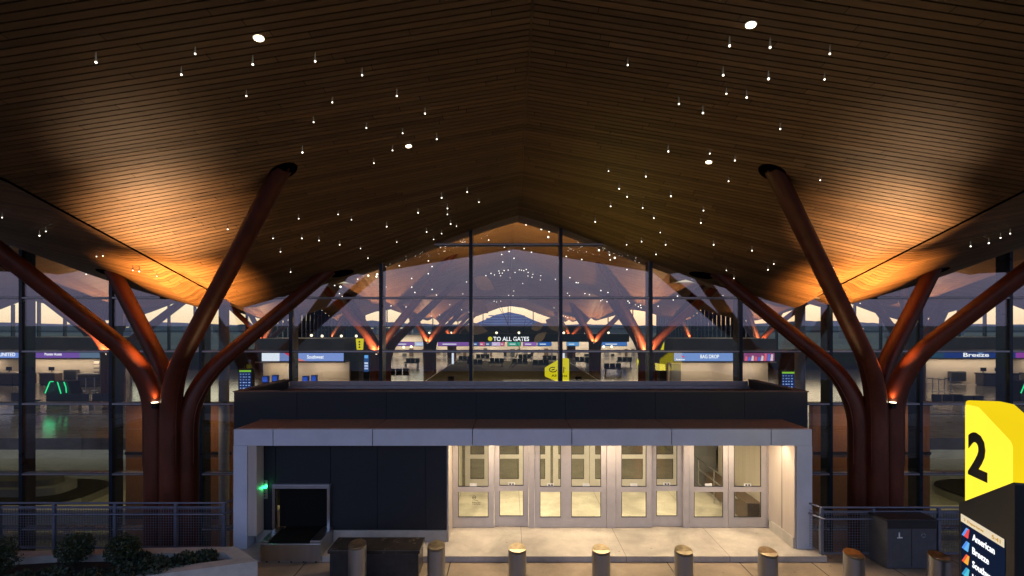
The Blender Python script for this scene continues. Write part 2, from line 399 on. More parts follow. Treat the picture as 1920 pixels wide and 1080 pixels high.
# rolling wooded hills on the skyline
def hill(y, h0, amp, seed, m, label):
    mb = MB(); n = 260; x0 = -1.5*y
    for i in range(n+1):
        x = x0+3*y*i/n
        h = h0+amp*noise.noise(Vector((i*.045,seed,0)))+amp*.25*noise.noise(Vector((i*.35,seed,3)))+amp*.13*noise.noise(Vector((i*1.3,seed,5)))
        mb.v += [(x,y,-7),(x,y+90,h),(x,y+600,h*.4-6)]
    for i in range(n):
        a = i*3; mb.f += [(a,a+3,a+4,a+1),(a+1,a+4,a+5,a+2)]
    return struct(mb.build('hills', m, smooth=False), label)
hill(700, 3.0, 7, 1.3, mat('near_wooded_hill', (.020,.035,.030), .95, var=.5, scale=.03), 'dark wooded hills near the airfield')
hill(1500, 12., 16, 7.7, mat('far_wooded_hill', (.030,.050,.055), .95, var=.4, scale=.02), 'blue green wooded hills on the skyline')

# ------------------------------------------------------------------ glass facade
MOD = 2.69
TR = [-3.2,-1.2,.45,2.55,4.12,5.72,7.32]
fac = thing('glass_facade', 'tall glass curtain wall with black mullions closing the hall', 'glass wall', (0,FY,0))
MX = [px(883,FY)+MOD*i for i in range(-9,10)]
def clear_of_box(x0,x1): return x1 < -6.95 or x0 > 6.95
for x in MX:
    top = ceil_z(x,FY)+.1
    lo = -3.2 if abs(x) > 7 else 3.2
    MB().box(x-.05,x+.05,-.06,.36,lo,top).build('mullion', MULL, fac)
BX0, BX1 = -7.0, 7.0
for i, z in enumerate(TR):
    segs = []
    x = MX[0]
    for a, b in zip(MX[:-1], MX[1:]):
        if z < 3.2:
            for s0, s1 in ((a+.05, min(b-.05,BX0)), (max(a+.05,BX1), b-.05)):
                if s1-s0 > .05: segs.append((s0,s1))
            continue
        # keep the part below the ceiling
        lo_, hi_ = None, None
        for q in range(61):
            xx = a+.05+(MOD-.1)*q/60
            if ceil_z(xx,FY) > z+.02:
                lo_ = xx if lo_ is None else lo_; hi_ = xx
        if lo_ is not None and hi_-lo_ > .1: segs.append((lo_,hi_))
    for half in (([q for q in segs if q[0] < 0],[q for q in segs if q[0] >= 0]) if z < 3.2 or z in (5.72,) else (segs,)):
        for a, b in half:
            if b-a < .15: continue
        mb = MB()
        for a, b in half: mb.box(a,b,-.045,.20,z-.035,z+.035)
        o = mb.build('transom', MULL, fac)
        mb = MB()
        for a, b in half: mb.box(a,b,-.065,-.047,z-.022,z+.022)
        mb.build('cap', SILVER, o)
rowz = TR+[9.5]
for a, b in zip(MX[:-1], MX[1:]):
    for z0, z1 in zip(rowz[:-1], rowz[1:]):
        x0, x1 = a+.055, b-.055; q0, q1 = z0+.037, z1-.037
        if z1 <= 2.6:
            if x0 < BX0 < x1: x1 = BX0
            if x0 < BX1 < x1: x0 = BX1
            if x0 >= BX0-.001 and x1 <= BX1+.001: continue
        elif z0 < 3.2:
            if x1 > BX0 and x0 < BX1: q0 = 3.26
        top = []
        for q in range(13):
            xx = x0+(x1-x0)*q/12; top.append((xx, min(q1, ceil_z(xx,FY)+.06)))
        top = [t for t in top if t[1] > q0+.02]
        if len(top) < 2: continue
        out = [(top[0][0],q0),(top[-1][0],q0)]+top[::-1]
        MB().prism_y(out, -.012, .012).build('glass_pane', GLASS, fac)

# ------------------------------------------------------------------ branching tree columns
def bez(a, b, c, n=9): return [a*(1-t)**2 + b*2*t*(1-t) + c*t*t for t in [i/n for i in range(n+1)]]
ARM = [ # base offset, corner height, top point relative to trunk (in the frame of the left tree at x=-8.85,y=12.3)
    ('A', (-.31,-.18), 3.70, (-3.05,-2.8,7.62)),
    ('B', (-.10, .26), 3.15, (-2.25, .75,6.62)),
    ('C', ( .12,-.24), 3.55, ( 4.22,-3.0,7.95)),
    ('D', ( .40, .0), 3.30, ( 3.66, 1.82,6.78)),
]
def tree(x, y, s, zb, label, group, name='tree_column', slot_plates=False, ext=0., lamps=True, fat=1.):
    t = thing(name, label, 'column', (x,y,0), group)
    for k, (bx,by), zc, (tx,ty,tz) in ARM:
        b = Vector((s*bx,by,zb)); c = Vector((s*bx,by,zc)); e = Vector((s*tx,ty,tz))
        d = (e-c).normalized(); e = e+d*ext
        pts = [b, Vector((s*bx,by,zb*.3+.4)), Vector((s*bx,by,1.4))] + bez(c-Vector((0,0,1.05)), c, c+d*1.15)
        L = (e-pts[-1]).length
        pts += [pts[-1]+d*L*q for q in (.25,.5,.75,1.)]
        n = len(pts); rad = []
        for i in range(n):
            rad.append((.24 if i < 6 else .24-.070*(i-6)/(n-7))*fat)
        mb = MB().tube(pts, rad, 20)
        # welded seam rib along the lower side of the limb
        rib = [p + Vector((s*(.9 if k in 'CD' else -.9),-.45,-.3 if i > 6 else 0)).normalized()*(rad[i]+.006) for i, p in enumerate(pts)]
        mb.tube(rib[2:], .016, 5)
        mb.build('branch', CORTEN, t, smooth=True)
        if slot_plates:
            w = e; ang = math.atan2(d.y, d.x); hx = .62
            zc_ = lambda q: ceil_z(q.x+x, q.y+y)-.012
            mb = MB(); ring = []
            for a in range(20):
                q = Vector((math.cos(2*math.pi*a/20)*.36, math.sin(2*math.pi*a/20)*.20, 0)); q.rotate(Matrix.Rotation(ang,3,'Z'))
                p = w+q; ring.append(p)
            o = len(mb.v)
            mb.v += [(p.x,p.y,zc_(p)) for p in ring]+[(p.x,p.y,zc_(p)+.05) for p in ring]
            mb.f += [tuple(range(20)), tuple(range(39,19,-1))]+[(i,(i+1)%20,(i+1)%20+20,i+20) for i in range(20)]
            mb.build('dark_slot_plate', DARKVOID, t)  # black plate painted as the shaded slot where the limb enters the ceiling
    MB().box(-.13,.13,-.02,.25,zb,2.35).build('core_plate', mat('core_steel', (.05,.012,.007), .5), t) if slot_plates else None
    if lamps:
        o = MB().cyl(s*-.14,-.42,2.86,3.0,.06,14,.085).build('uplight', LAMPHOUSE, t, smooth=True)
        MB().cyl(s*-.14,-.42,3.003,3.012,.07,14).build('lens', WARMBULB, o)
    return t
TL = tree(-8.85,12.3, 1,-3.2,'left forecourt column of four red-brown steel pipes branching up into the canopy','branching steel columns',slot_plates=True)
TRR = tree(9.0,12.3,-1,-3.2,'right forecourt column of four red-brown steel pipes branching beside the yellow sign','branching steel columns',slot_plates=True)
inner = None
k = 0
for Y in (32.3,52.3,72.3):
    for sx_ in (-1,1):
        for X in (8.9,26.7,44.5,62.3):
            if (Y > 60 and X > 30): continue
            Yt = Y-.6 if Y > 40 and X > 30 else Y
            side = 'left' if sx_ < 0 else 'right'
            dep = {32.3:'nearest the glass',52.3:'in the middle of the hall',72.3:'far back in the hall'}[Y]
            bay = {8.9:'beside the central aisle',26.7:'one bay out from the aisle',44.5:'two bays out from the aisle',62.3:'three bays out from the aisle'}[X]
            lab = f'branching red-brown column inside, {dep}, {bay}, {side} side'
            if inner is None: inner = tree(sx_*X,Yt,1,0,lab,'branching columns inside the hall',ext=2.2,fat=1.35); o = inner
            else: o = dup(inner,(sx_*X,Yt,0),lab)
            if abs(X) < 30: k += 1

# ------------------------------------------------------------------ pendant lights under the canopy
PEND = '''180,117 340,140 366,101 474,121 462,180 591,115 679,141 623,192 744,180 588,229 797,213 687,240 755,250 819,261 567,286 701,306 736,282
876,360 828,371 839,391 839,402 845,420 856,424 784,399 898,379 634,402 659,412 560,410 725,425 512,447 566,447 598,451 526,472 637,459 676,466 744,454
690,484 800,435 828,438 813,449 427,430 545,510 1177,122 1368,86 1356,141 1362,176 1400,183 1273,195 1318,212 1444,89 1556,101 1441,148 1546,149 1463,242
1253,284 1331,288 1378,301 1141,321 1211,331 1161,354 1176,369 1258,368 1366,340 1145,387 1205,390 1226,409 1319,395 1314,418 1116,416 1175,459
1203,453 1238,436 1248,459 1230,477 1338,459 1410,470 1538,338 1451,495 1440,506 1362,507 1376,522 1562,502 4,408 86,434 74,442 181,481 193,480
249,507 261,509 294,518 1894,438 1876,446 1854,456 1820,462'''
proto = None
for s_ in PEND.split():
    u, v = map(float, s_.split(','))
    p = hit_ceiling(u, v, drop=.13)
    side = 'right' if p.x > 0 else 'left'
    if abs(p.x) > HB: lab, gr = f'tiny white pendant bulb under the outer {side} bay of the wooden canopy', f'pendant bulbs under the outer {side} canopy bay'
    else:
        part = 'front' if p.y < 8.3 else ('middle' if p.y < 11.2 else 'glass side')
        lab, gr = f'tiny white pendant bulb on the {side} canopy slope, {part} part', f'pendant bulbs, {side} canopy slope, {part} part'
    if proto is None:
        proto = thing('pendant_bulb', lab, 'pendant light', p, gr)
        MB().cyl(0,0,.012,.125,.013,6,.004).build('stem', STEMM, proto)
        MB().ball((0,0,0),.0128,8,6).build('bulb', STARBULB, proto, smooth=True)
    else: dup(proto, p, lab, gr).scale = [random.uniform(.75,1.15)]*3
proto = None
for (u,v,r,lab) in ((485,70,.056,'front left'),(1408,45,.056,'front right'),(766,273,.052,'rear left'),(1329,303,.052,'rear right')):
    p = hit_ceiling(u,v)
    e = .05; gx = (ceil_z(p.x+e,p.y)-ceil_z(p.x-e,p.y))/(2*e); gy = (ceil_z(p.x,p.y+e)-ceil_z(p.x,p.y-e))/(2*e)
    if proto is None:
        d = proto = thing('downlight', f'round recessed downlight glowing in the wooden canopy, {lab} of the four', 'downlight', p, 'round downlights in the canopy')
        MB().cyl(0,0,-.012,.004,.125,28).build('trim_ring', WHITE, d, smooth=True)
        MB().cyl(0,0,-.018,-.0125,.10,28).build('lens', WARMBULB, d, smooth=True)
    else: d = dup(proto, p, f'round recessed downlight glowing in the wooden canopy, {lab} of the four')
    d.scale = (r/.1,r/.1,1)
    d.rotation_euler = Vector((-gx,-gy,1)).to_track_quat('Z','Y').to_euler()
    lamp('SPOT','downlight_lamp', p-Vector((0,0,.06)), 55, (1,.78,.52), .05, 100, .9, p-Vector((0,0,3)))
# pendants inside the hall
rnd = random.Random(11)
me = MB().ball((0,0,0),.036,6,4)
pr = None; cnt = 0
cent = [(rnd.uniform(-8.4,8.4), rnd.uniform(17,60)) for _ in range(60)]+[(rnd.choice((-1,1))*rnd.uniform(9.6,26), rnd.uniform(16,50)) for _ in range(46)]
for cx_, cy_ in cent:
    mid_ = abs(cx_) < 9
    for _ in range(5 if mid_ else 3):
        X = cx_+rnd.gauss(0,1.3); Y = cy_+rnd.gauss(0,2.0)
        if Y < 15.2 or cnt > 214 or (not mid_ and cnt > 212): continue
        p = Vector((X,Y,ceil_z(X,Y)-rnd.uniform(.12,.3)))
        v_ = V0-F*(p.z-CZ)/Y
        if v_ > 596 or v_ < 405: continue
        if mid_ and cnt > 150: continue
        b = 'central bay' if abs(X) < HB else ('left bays' if X < 0 else 'right bays')
        dd = 'near the glass' if Y < 30 else ('mid hall' if Y < 46 else 'deep in the hall')
        lab = f'tiny pendant bulb inside the hall, {b}, {dd}'; gr = f'pendant bulbs inside, {b}, {dd}'
        if pr is None: pr = tag(me.build('pendant_bulb', STARIN), lab, 'pendant light', gr); pr.location = p
        else: dup(pr, p, lab, gr)
        cnt += 1

# ------------------------------------------------------------------ entrance vestibule
ves = thing('entrance_vestibule', 'low entrance pavilion of grey and navy metal with a row of lit glass doors', 'entrance', (0,0,0))
FX0, FX1, FYF = -6.33, 6.36, 10.6
WY = 10.95
SE = [-5.46,-3.28,-1.09,1.09,3.28,5.46]
cuts = [FX0]+SE+[FX1]
for i, (a, b) in enumerate(zip(cuts[:-1], cuts[1:])):
    g = .008
    MB().prism_z([(a+g,FYF),(b-g,FYF),(b-g,FYF+.13),(a+g,FYF+.13)],2.26,2.62).build('fascia_panel', PANEL, ves, bevel=.006)
    MB().box(a+g,b-g,FYF+.134,11.79,2.56,2.615).build('top_panel', WARMTOP, ves, bevel=.004)
MB().box(FX0+.02,FX1-.02,FYF+.02,11.77,2.50,2.555).box(FX0+.02,FX1-.02,FYF+.02,FYF+.11,2.28,2.50).build('fascia_core', SEAM, ves)
MB().box(FX0+.31,-1.70,FYF+.134,WY+.13,2.262,2.30).build('soffit_panel', BEIGE, ves)
MB().box(FX0,FX0+.30,FYF,10.93,0,2.256).build('jamb', PANEL, ves, bevel=.006)
MB().box(FX0+.31,FX0+.50,10.62,10.93,0.27,2.256).build('jamb_liner', BEIGE, ves)
MB().box(6.03,FX1,FYF,11.79,0,2.256).build('jamb', PANEL, ves, bevel=.006)
# navy clad wall with the bag drop opening
WY = 10.95
OX0, OX1, OZ0, OZ1 = -5.58, -4.33, .34, 1.24
for x0,x1,z0,z1 in ((FX0+.01,OX0,.27,2.255),(OX1,-3.27,.27,2.255),(OX0+.004,OX1-.004,OZ1,2.255)):
    MB().box(x0+.004,x1-.004,WY,WY+.12,z0,z1).build('navy_panel', NAVY, ves)
MB().box(-3.262,-2.18,WY,WY+.12,.27,2.255).build('navy_panel', NAVY, ves)
MB().box(-2.172,-1.70,WY,WY+.12,.27,2.255).build('navy_panel', NAVY, ves)
MB().box(FX0+.02,OX0-.01,WY+.02,WY+.1,0,2.25).box(OX1+.01,-1.71,WY+.02,WY+.1,0,2.25).build('backing', SEAM, ves)
for a,b in ((FX0+.31,OX0-.06),(OX1+.07,-1.70)): MB().box(a,b,WY-.02,WY+.1,0,.262).build('plinth', CONC, ves, bevel=.006)
MB().box(-1.692,-1.655,WY-.01,11.72,0,2.4).build('return_wall', BEIGE, ves)
# navy box above and behind, with a sunk roof
for a, b in zip([BX0]+[-5.46,-3.28,-1.09,1.09,3.28,5.46],[-5.46,-3.28,-1.09,1.09,3.28,5.46]+[BX1]):
    MB().box(a+.004,b-.004,11.8,11.9,2.3,3.27).build('navy_panel', NAVY, ves)
MB().box(BX0+.03,BX1-.03,11.82,11.96,2.3,3.262).build('parapet_core', SEAM, ves)
for x0,x1 in ((BX0,BX0+.16),(BX1-.16,BX1)): MB().box(x0,x1,11.962,14.40,0,3.265).build('side_wall', NAVY, ves)
MB().box(BX0-.02,BX1+.02,11.78,11.98,3.272,3.295).box(BX0-.02,BX0+.18,11.982,14.4,3.272,3.295).box(BX1-.18,BX1+.02,11.982,14.4,3.272,3.295).build('coping', mat('brown_coping', (.10,.065,.05), .45, .3), ves)
MB().box(BX0+.17,BX1-.17,11.97,14.3,2.9,3.03).build('roof_deck', mat('brown_roof_deck', (.16,.11,.075), .8), ves)
MB().box(BX0+.19,BX1-.19,14.30,14.43,2.9,3.12).box(BX0+.19,BX1-.19,14.22,14.295,3.032,3.06).box(BX0+.19,BX1-.19,14.36,14.43,3.124,3.24).build('sill', SILVER, ves, bevel=.005)
# recess and lobby linings
MB().box(5.98,6.025,10.62,14.5,.24,2.41).build('recess_wall', BEIGE, ves)
MB().box(5.955,6.026,10.63,11.62,0,.235).build('recess_plinth', CONC, ves, bevel=.005)
MB().box(5.972,5.979,11.1,11.106,.24,2.38).build('panel_joint', SEAM, ves)
MB().box(-1.695,6.02,10.74,14.5,2.42,2.47).build('recess_ceiling', WHITE, ves)
MB().box(-1.74,-1.692,11.73,14.5,0,2.41).build('lobby_wall', mat('lobby_wall_panel', (.34,.31,.24), .5), ves)
def leaf(x0, x1, y, parent, sti=.105, mark=0, name='sliding_door', lo=.26, mid=(.87,1.0), top=2.40):
    fr = MB(); t = .05
    fr.box(x0,x0+sti,y,y+t,.012,top).box(x1-sti,x1,y,y+t,.012,top)
    fr.box(x0+sti+.0005,x1-sti-.0005,y+.002,y+t-.002,.012,lo).box(x0+sti+.0005,x1-sti-.0005,y+.002,y+t-.002,mid[0],mid[1]).box(x0+sti+.0005,x1-sti-.0005,y+.002,y+t-.002,top-.11,top)
    d = fr.build(name, DOORAL, parent)
    MB().box(x0+sti+.001,x1-sti-.001,y+.018,y+.03,lo+.001,mid[0]-.001).build('lower_glass', DGLASS, d)
    MB().box(x0+sti+.001,x1-sti-.001,y+.018,y+.03,mid[1]+.001,top-.111).build('upper_glass', DGLASS, d)
    gk = MB()
    for z0, z1 in ((lo,mid[0]),(mid[1],top-.11)):
        gk.box(x0+sti,x0+sti+.012,y-.004,y+.017,z0,z1).box(x1-sti-.012,x1-sti,y-.004,y+.017,z0,z1).box(x0+sti+.012,x1-sti-.012,y-.004,y+.017,z0,z0+.012)
    gk.build('gasket', SEAM, d)
    if mark:
        xc = (x0+x1)/2
        st = MB().box(xc-.085,xc+.085,y-.004,y+.001,mid[1]+.005,mid[1]+.075).build('notice', WHITE, d)
        if mark == 2:
            MB().box(xc-.05,xc-.015,y-.007,y-.004,mid[1]+.02,mid[1]+.055).box(xc+.02,xc+.055,y-.007,y-.004,mid[1]+.02,mid[1]+.055).build('pictogram', BLACK, d)
    return d
DY = 11.7
L = [(849,926,0,1),(927,991,.07,2),(1003,1061,.0,2),(1061,1137,.0,1),(1155,1222,0,1),(1223,1281,.07,2),(1292,1365,0,1),(1366,1437,0,2)]
doors = []
for i, (a, b, off, mk) in enumerate(L):
    doors.append(leaf(px(a,DY),px(b,DY),DY+off,ves,mark=mk, sti=.13 if i in (0,3,4,7) else .12))
for a, b in ((991.5,1002.5),(1137.5,1154.5),(1281.5,1291.5)):
    MB().box(px(a,DY)+.003,px(b,DY)-.003,DY-.02,DY+.14,0,2.41).build('door_post', DOORAL, ves, bevel=.004)
MB().box(px(1437.5,DY),5.975,DY,DY+.08,0,2.41).build('door_post', DOORAL, ves)
# no smoking notice with three lines of small print on the first door
xc = px(889,DY)
m_ = MB()
for a in range(24):
    t0, t1 = 2*math.pi*a/24, 2*math.pi*(a+1)/24
    m_.add([(xc+r*math.cos(t),DY+.012,.73+r*math.sin(t)) for t,r in ((t0,.045),(t1,.045),(t1,.034),(t0,.034))]+[(xc+r*math.cos(t),DY+.016,.73+r*math.sin(t)) for t,r in ((t0,.045),(t1,.045),(t1,.034),(t0,.034))],[(0,1,2,3),(7,6,5,4),(0,4,5,1),(2,6,7,3)])
m_.box(xc-.03,xc+.03,DY+.012,DY+.016,.724,.737); m_.build('no_smoking_mark', BLACK, doors[0])
for j, s_ in enumerate(('no smoking','outside of doors','or near building')):
    text(s_,'small_print',BLACK,.20 if j else .15,.028,(xc-.05,DY+.016,.635-.04*j),doors[0],.002)
# inner doors
IY = 14.62
for a, b, mk in ((872,918,1),(919,983,1),(984,1032,0),(1037,1105,0),(1106,1150,0),(1155,1215,1),(1216,1272,1)):
    leaf(px(a,IY),px(b,IY),IY,ves,mark=0,sti=.16)
MB().box(px(1273,IY),5.97,IY,IY+.1,0,2.41).build('lobby_end_panel', GREYW, ves)
lobby_rail = MB()
for z in (.92,.62,.18): lobby_rail.tube([(5.35,11.95,z),(5.35,14.55,z)],.02,8)
for y in (12.1,13.3,14.4): lobby_rail.tube([(5.35,y,0),(5.35,y,.92)],.018,8)
lobby_rail.build('lobby_handrail', STEEL, ves, smooth=True)
MB().box(5.6,5.95,11.95,14.5,0,.5).build('lobby_bench', mat('brown_cladding', (.12,.08,.06), .5), ves)
for x in (-.6,2.1,4.8):
    o = MB().cyl(x,11.08,2.407,2.418,.08,20).build('recess_light', WARMBULB, ves)

# control plate and bag drop belt
cp = tag(box('control_plate', STEEL, -5.86,-5.74,WY-.024,WY-.002,.98,1.40, None, .004), 'small steel call plate with a green lamp on the navy wall', 'control panel')
MB().box(-5.83,-5.77,WY-.034,WY-.025,1.22,1.27).build('status_lamp', emit('green_led', (.02,1,.25), 7, False), cp)
mb = MB()
for z in (1.03,1.09,1.15,1.34): mb.box(-5.82,-5.79,WY-.03,WY-.025,z,z+.03)
mb.build('button', BLACK, cp)
lamp('POINT','green_lamp',(-5.80,WY-.09,1.245),.5,(.05,1,.3),.02)
bd = thing('baggage_belt', 'stainless bag drop belt poking out of the navy wall behind a black strip curtain', 'conveyor', (0,0,0))
MB().prism_z([(-5.53,10.2),(-4.26,10.2),(-4.26,10.93),(-5.53,10.93)],-.08,.29).build('housing', STEEL, bd, bevel=.01)
MB().box(-5.36,-4.50,10.24,11.3,.292,.315).build('belt', RUBBER, bd)
for a,b in ((-5.53,-5.37),(-4.49,-4.26)): MB().box(a,b,10.21,10.93,.292,.35).build('side_guard', STEEL, bd, bevel=.006)
MB().box(-5.60,-4.31,WY-.12,WY-.002,1.24,1.33).build('hood', SILVER, bd, bevel=.006)
for a,b in ((-5.60,-5.54),(-4.37,-4.31)): MB().box(a,b,WY-.10,WY-.002,.30,1.236).build('portal_jamb', STEEL, bd)
for i in range(9):
    x = -5.49+i*.12
    MB().prism_z([(x,WY+.03),(x+.113,WY+.05),(x+.113,WY+.056),(x,WY+.036)],.33,1.235).build('curtain_strip', RUBBER, bd)
MB().box(-5.49,-4.42,WY+.115,WY+.14,.3,1.235).build('tunnel_dark_plate', DARKVOID, bd)  # black plate stands in for the shade inside the tunnel
mb = MB()
for i in range(5): mb.cyl(-5.42+i*.26,10.25,-.12,-.082,.02,8)
mb.build('foot', LAMPHOUSE, bd)

# ------------------------------------------------------------------ railings round the light wells
def railing(x0, x1, y, s, posts, label, ret):
    t = thing('guard_railing', label, 'railing', (0,0,0), 'mesh guard railings beside the entrance')
    z0 = -.12
    xe = x1 if s < 0 else x0           # end next to the entrance
    for nm, z, r, yo in (('top_rail',1.0,.021,0),('handrail',.785,.019,-.09)):
        o = [(x0,y+yo,z),(x1,y+yo,z)] if s < 0 else [(x1,y+yo,z),(x0,y+yo,z)]
        pts = [o[0], o[1]] + [(xe+ret[0]*.5, y+yo+ret[1]*.5, z), (xe+ret[0],y+ret[1],z)]
        MB().tube(pts, r, 10).build(nm, RAILST, t, smooth=True)
    MB().box(x0,x1,y-.012,y+.012,.88,.93).build('frame_rail', RAILST, t)
    MB().box(x0,x1,y-.012,y+.012,.0,.04).build('frame_rail', RAILST, t)
    for a in posts: MB().box(a-.03,a+.03,y-.03,y+.03,z0,.98).build('post', RAILST, t, bevel=.005)
    ps = sorted(posts)
    for a, b in zip(ps[:-1], ps[1:]):
        mb = MB(); w = .0035
        n = int((b-a-.1)/.055)
        for i in range(n+1):
            x = a+.05+(b-a-.1)*i/n; mb.box(x-w,x+w,y-w,y+w,.042,.878)
        for j in range(15):
            z = .07+j*.056; mb.box(a+.035,b-.035,y-.0078,y-.0042,z-w,z+w)
        mb.build('mesh_panel', RAILST, t)
    mb = MB(); yy = y+ret[1]; xr = xe+ret[0]
    mb.box(min(xe,xr)+.03,max(xe,xr)-.0,yy-.02,yy+.02,z0,.98); mb.build('post', RAILST, t)
    mb = MB()
    for i in range(6):
        q = .12+.8*i/5; mb.tube([(xe+ret[0]*q,y+ret[1]*q,.05),(xe+ret[0]*q,y+ret[1]*q,.88)],.004,4)
    for j in range(15): mb.tube([(xe+ret[0]*.1,y+ret[1]*.1,.07+j*.056),(xe+ret[0]*.95,y+ret[1]*.95,.07+j*.056)],.004,4)
    mb.build('mesh_panel', RAILST, t)
    return t
RY = 10.62
railing(px(-520,RY),px(422,RY),RY,-1,[px(u,RY) for u in (-430,-320,-205,-100,0,102,216,330,420)],'left grey mesh guard railing behind the planter, ending at the entrance frame',(.14,.35))
RY = 10.36
railing(px(1540,RY),px(2420,RY),RY,1,[px(u,RY) for u in (1540,1637,1760,1880,2000,2120,2240,2360)],'right grey mesh guard railing with a waste bin in front of it',(-.16,.40))

# ------------------------------------------------------------------ bollards
bpos = [(670,1020),(818,1023),(970,1028),(1127,1030),(1282,1032),(1440,1035),(1601,1038),(1761,1042)]
where = ['first bollard from the left, in front of the black stone block','bollard between the black stone block and the doors','bollard in front of the left glass doors','bollard in front of the middle glass doors','bollard in front of the right glass doors','bollard in front of the right jamb of the entrance','bollard in front of the right railing','rightmost bollard beside the yellow number sign']
b0 = None
for (u,v),w in zip(bpos,where):
    Y = F*(CZ-.85)/(v-V0)
    lab = 'stainless steel '+w if len(('stainless steel '+w).split()) <= 16 else w
    if b0 is None:
        b0 = thing('bollard', lab, 'bollard', (px(u,Y),Y,-.12), 'stainless steel bollards across the forecourt')
        MB().cyl(0,0,0,.962,.163,40,slant=.22).build('post', STEEL, b0, smooth=True)
        MB().cyl(0,0,.9645,.970,.155,40,slant=.22).build('cap', STEELTOP, b0, smooth=True)
        MB().cyl(0,0,0,.02,.20,40).build('base_ring', STEEL, b0, smooth=True)
    else: dup(b0, (px(u,Y),Y,-.12), lab)

# ------------------------------------------------------------------ stone block, bench pieces, planter, bin
t = thing('stone_block', 'black polished stone block behind the left bollards', 'block', (0,0,0))
MB().box(-3.78,-2.05,9.42,9.95,-.02,.46).build('body', STONE, t, bevel=.012)
MB().box(-3.81,-2.02,9.39,9.98,.462,.53).build('lid', STONETOP, t, bevel=.01)
t = thing('floor_hatch', 'low black hatch frame on the paving left of the stone block', 'hatch', (0,0,0))
MB().prism_z([(-4.35,8.55),(-3.80,8.55),(-3.80,9.15),(-4.15,9.15)],-.12,-.05).build('frame', BLACK, t, bevel=.01)
MB().prism_z([(-4.25,8.62),(-3.86,8.62),(-3.86,9.09),(-4.11,9.09)],-.049,-.04).build('lid', STONE, t)
t = thing('drain_grate', 'slatted grey drain grate on the paving behind the second bollard', 'grate', (0,0,0))
MB().box(-2.02,-1.30,8.75,9.25,-.118,-.09).build('frame', BLACK, t)
for i in range(4): MB().box(-2.0+i*.175,-2.0+i*.175+.15,8.77,9.23,-.089,-.05).build('slat', CONC, t, bevel=.004)

pl = thing('planter', 'pale concrete planter with an angled corner in the left foreground', 'planter', (0,0,0))
outer = [(-4.98,9.03),(-5.72,9.62),(-9.0,9.50),(-18,8.3),(-18,5.2),(-7.07,8.36)]
ctr = Vector((-9,8.6))
def inset(poly, d):
    n = len(poly); out = []
    for i in range(n):
        p0, p1, p2 = Vector(poly[i-1]), Vector(poly[i]), Vector(poly[(i+1)%n])
        e1 = (p1-p0).normalized(); e2 = (p2-p1).normalized()
        n1 = Vector((-e1.y,e1.x)); n2 = Vector((-e2.y,e2.x)); b = (n1+n2).normalized()
        out.append(tuple(p1 + b*(d/max(.35,b.dot(n1)))))
    return out
ins = inset(outer,.24)
mb = MB(); n = len(outer)
vs = [(x,y,-.12) for x,y in outer]+[(x,y,.5) for x,y in outer]+[(x,y,.5) for x,y in ins]+[(x,y,.1) for x,y in ins]
fs = []
for i in range(n):
    j = (i+1)%n; fs += [(i,j,n+j,n+i),(n+i,n+j,2*n+j,2*n+i),(2*n+i,2*n+j,3*n+j,3*n+i)]
mb.add(vs,fs); mb.build('wall', CONC, pl)
mb = MB(); mb.prism_z(ins[::-1] if False else ins,.2,.36); mb.build('soil', SOIL, pl)
def foliage(c, r, n, size, seed, squash=(1,1,1)):
    rr = random.Random(seed); mb = MB()
    for _ in range(n):
        d = Vector((rr.gauss(0,1),rr.gauss(0,1),rr.gauss(0,1))).normalized()
        q = r*(rr.random()**.38)*(1+.25*noise.noise(d*2.3+Vector((seed,0,0))))
        p = Vector(c)+Vector((d.x*q*squash[0],d.y*q*squash[1],d.z*q*squash[2]))
        a = Vector((rr.gauss(0,1),rr.gauss(0,1),rr.gauss(.4,.7))).normalized(); b = a.orthogonal().normalized(); b.rotate(Matrix.Rotation(rr.uniform(0,6.28),3,a)); w = a.cross(b)
        s = size*rr.uniform(.6,1.3)
        mb.add([p-b*s, p+w*s*.45, p+b*s, p-w*s*.45],[(0,1,2,3)])
    return mb
def shrub(c, r, label, group, m, n, size, squash, seed, nm='shrub'):
    t = thing(nm, label, 'shrub', (c[0],c[1],.36), group)
    foliage((0,0,c[2]-.36),r,n,size,seed,squash).build('foliage', m, t)
    rr = random.Random(seed); mb = MB()
    for i in range(6):
        a = rr.uniform(0,6.28); mb.tube([(0,0,0),(math.cos(a)*r*.3,math.sin(a)*r*.3,(c[2]-.36)*.6),(math.cos(a)*r*.7,math.sin(a)*r*.7,(c[2]-.36)*1.2)],[.014,.01,.004],5)
    mb.build('stems', BARK, t)
    return t
shrub((px(140,9.0),9.0,.66+.08),.30,'left of two round boxwood shrubs in the concrete planter','round boxwood shrubs',LEAF,2600,.026,(1,1,.95),3)
shrub((px(230,9.05),9.05,.63+.08),.29,'right of two round boxwood shrubs in the concrete planter','round boxwood shrubs',LEAF,2600,.026,(1,1,.95),5)
shrub((px(-8,8.7),8.7,.72),.34,'round boxwood shrub cut by the left picture edge','round boxwood shrubs',LEAF,2400,.028,(1,1,1),8)
for i,(u,Y,r) in enumerate(((30,8.2,.22),(95,8.35,.24),(165,8.3,.22),(225,8.45,.24),(290,8.75,.25),(345,9.0,.2),(385,9.2,.17),(120,7.9,.24),(50,7.6,.25),(200,8.0,.2),(262,9.15,.15))):
    lab = ['sprawling dark plant at the far left of the planter','dark leafy plant below the left boxwood','dark plant between the two boxwoods at the front','dark plant in front of the right boxwood','broad dark plant right of the right boxwood','small plant near the planter corner','rightmost low plant beside the planter corner','low plant hugging the front rim of the planter','lowest dark plant at the bottom left corner','low plant at the front rim below the right boxwood','small plant tucked behind the broad dark plant'][i]
    shrub((px(u,Y),Y,.42+r*.5),r,lab,'low plants in the planter',LEAF2,800,.04,(1.3,1.1,.75),20+i,'low_plant')

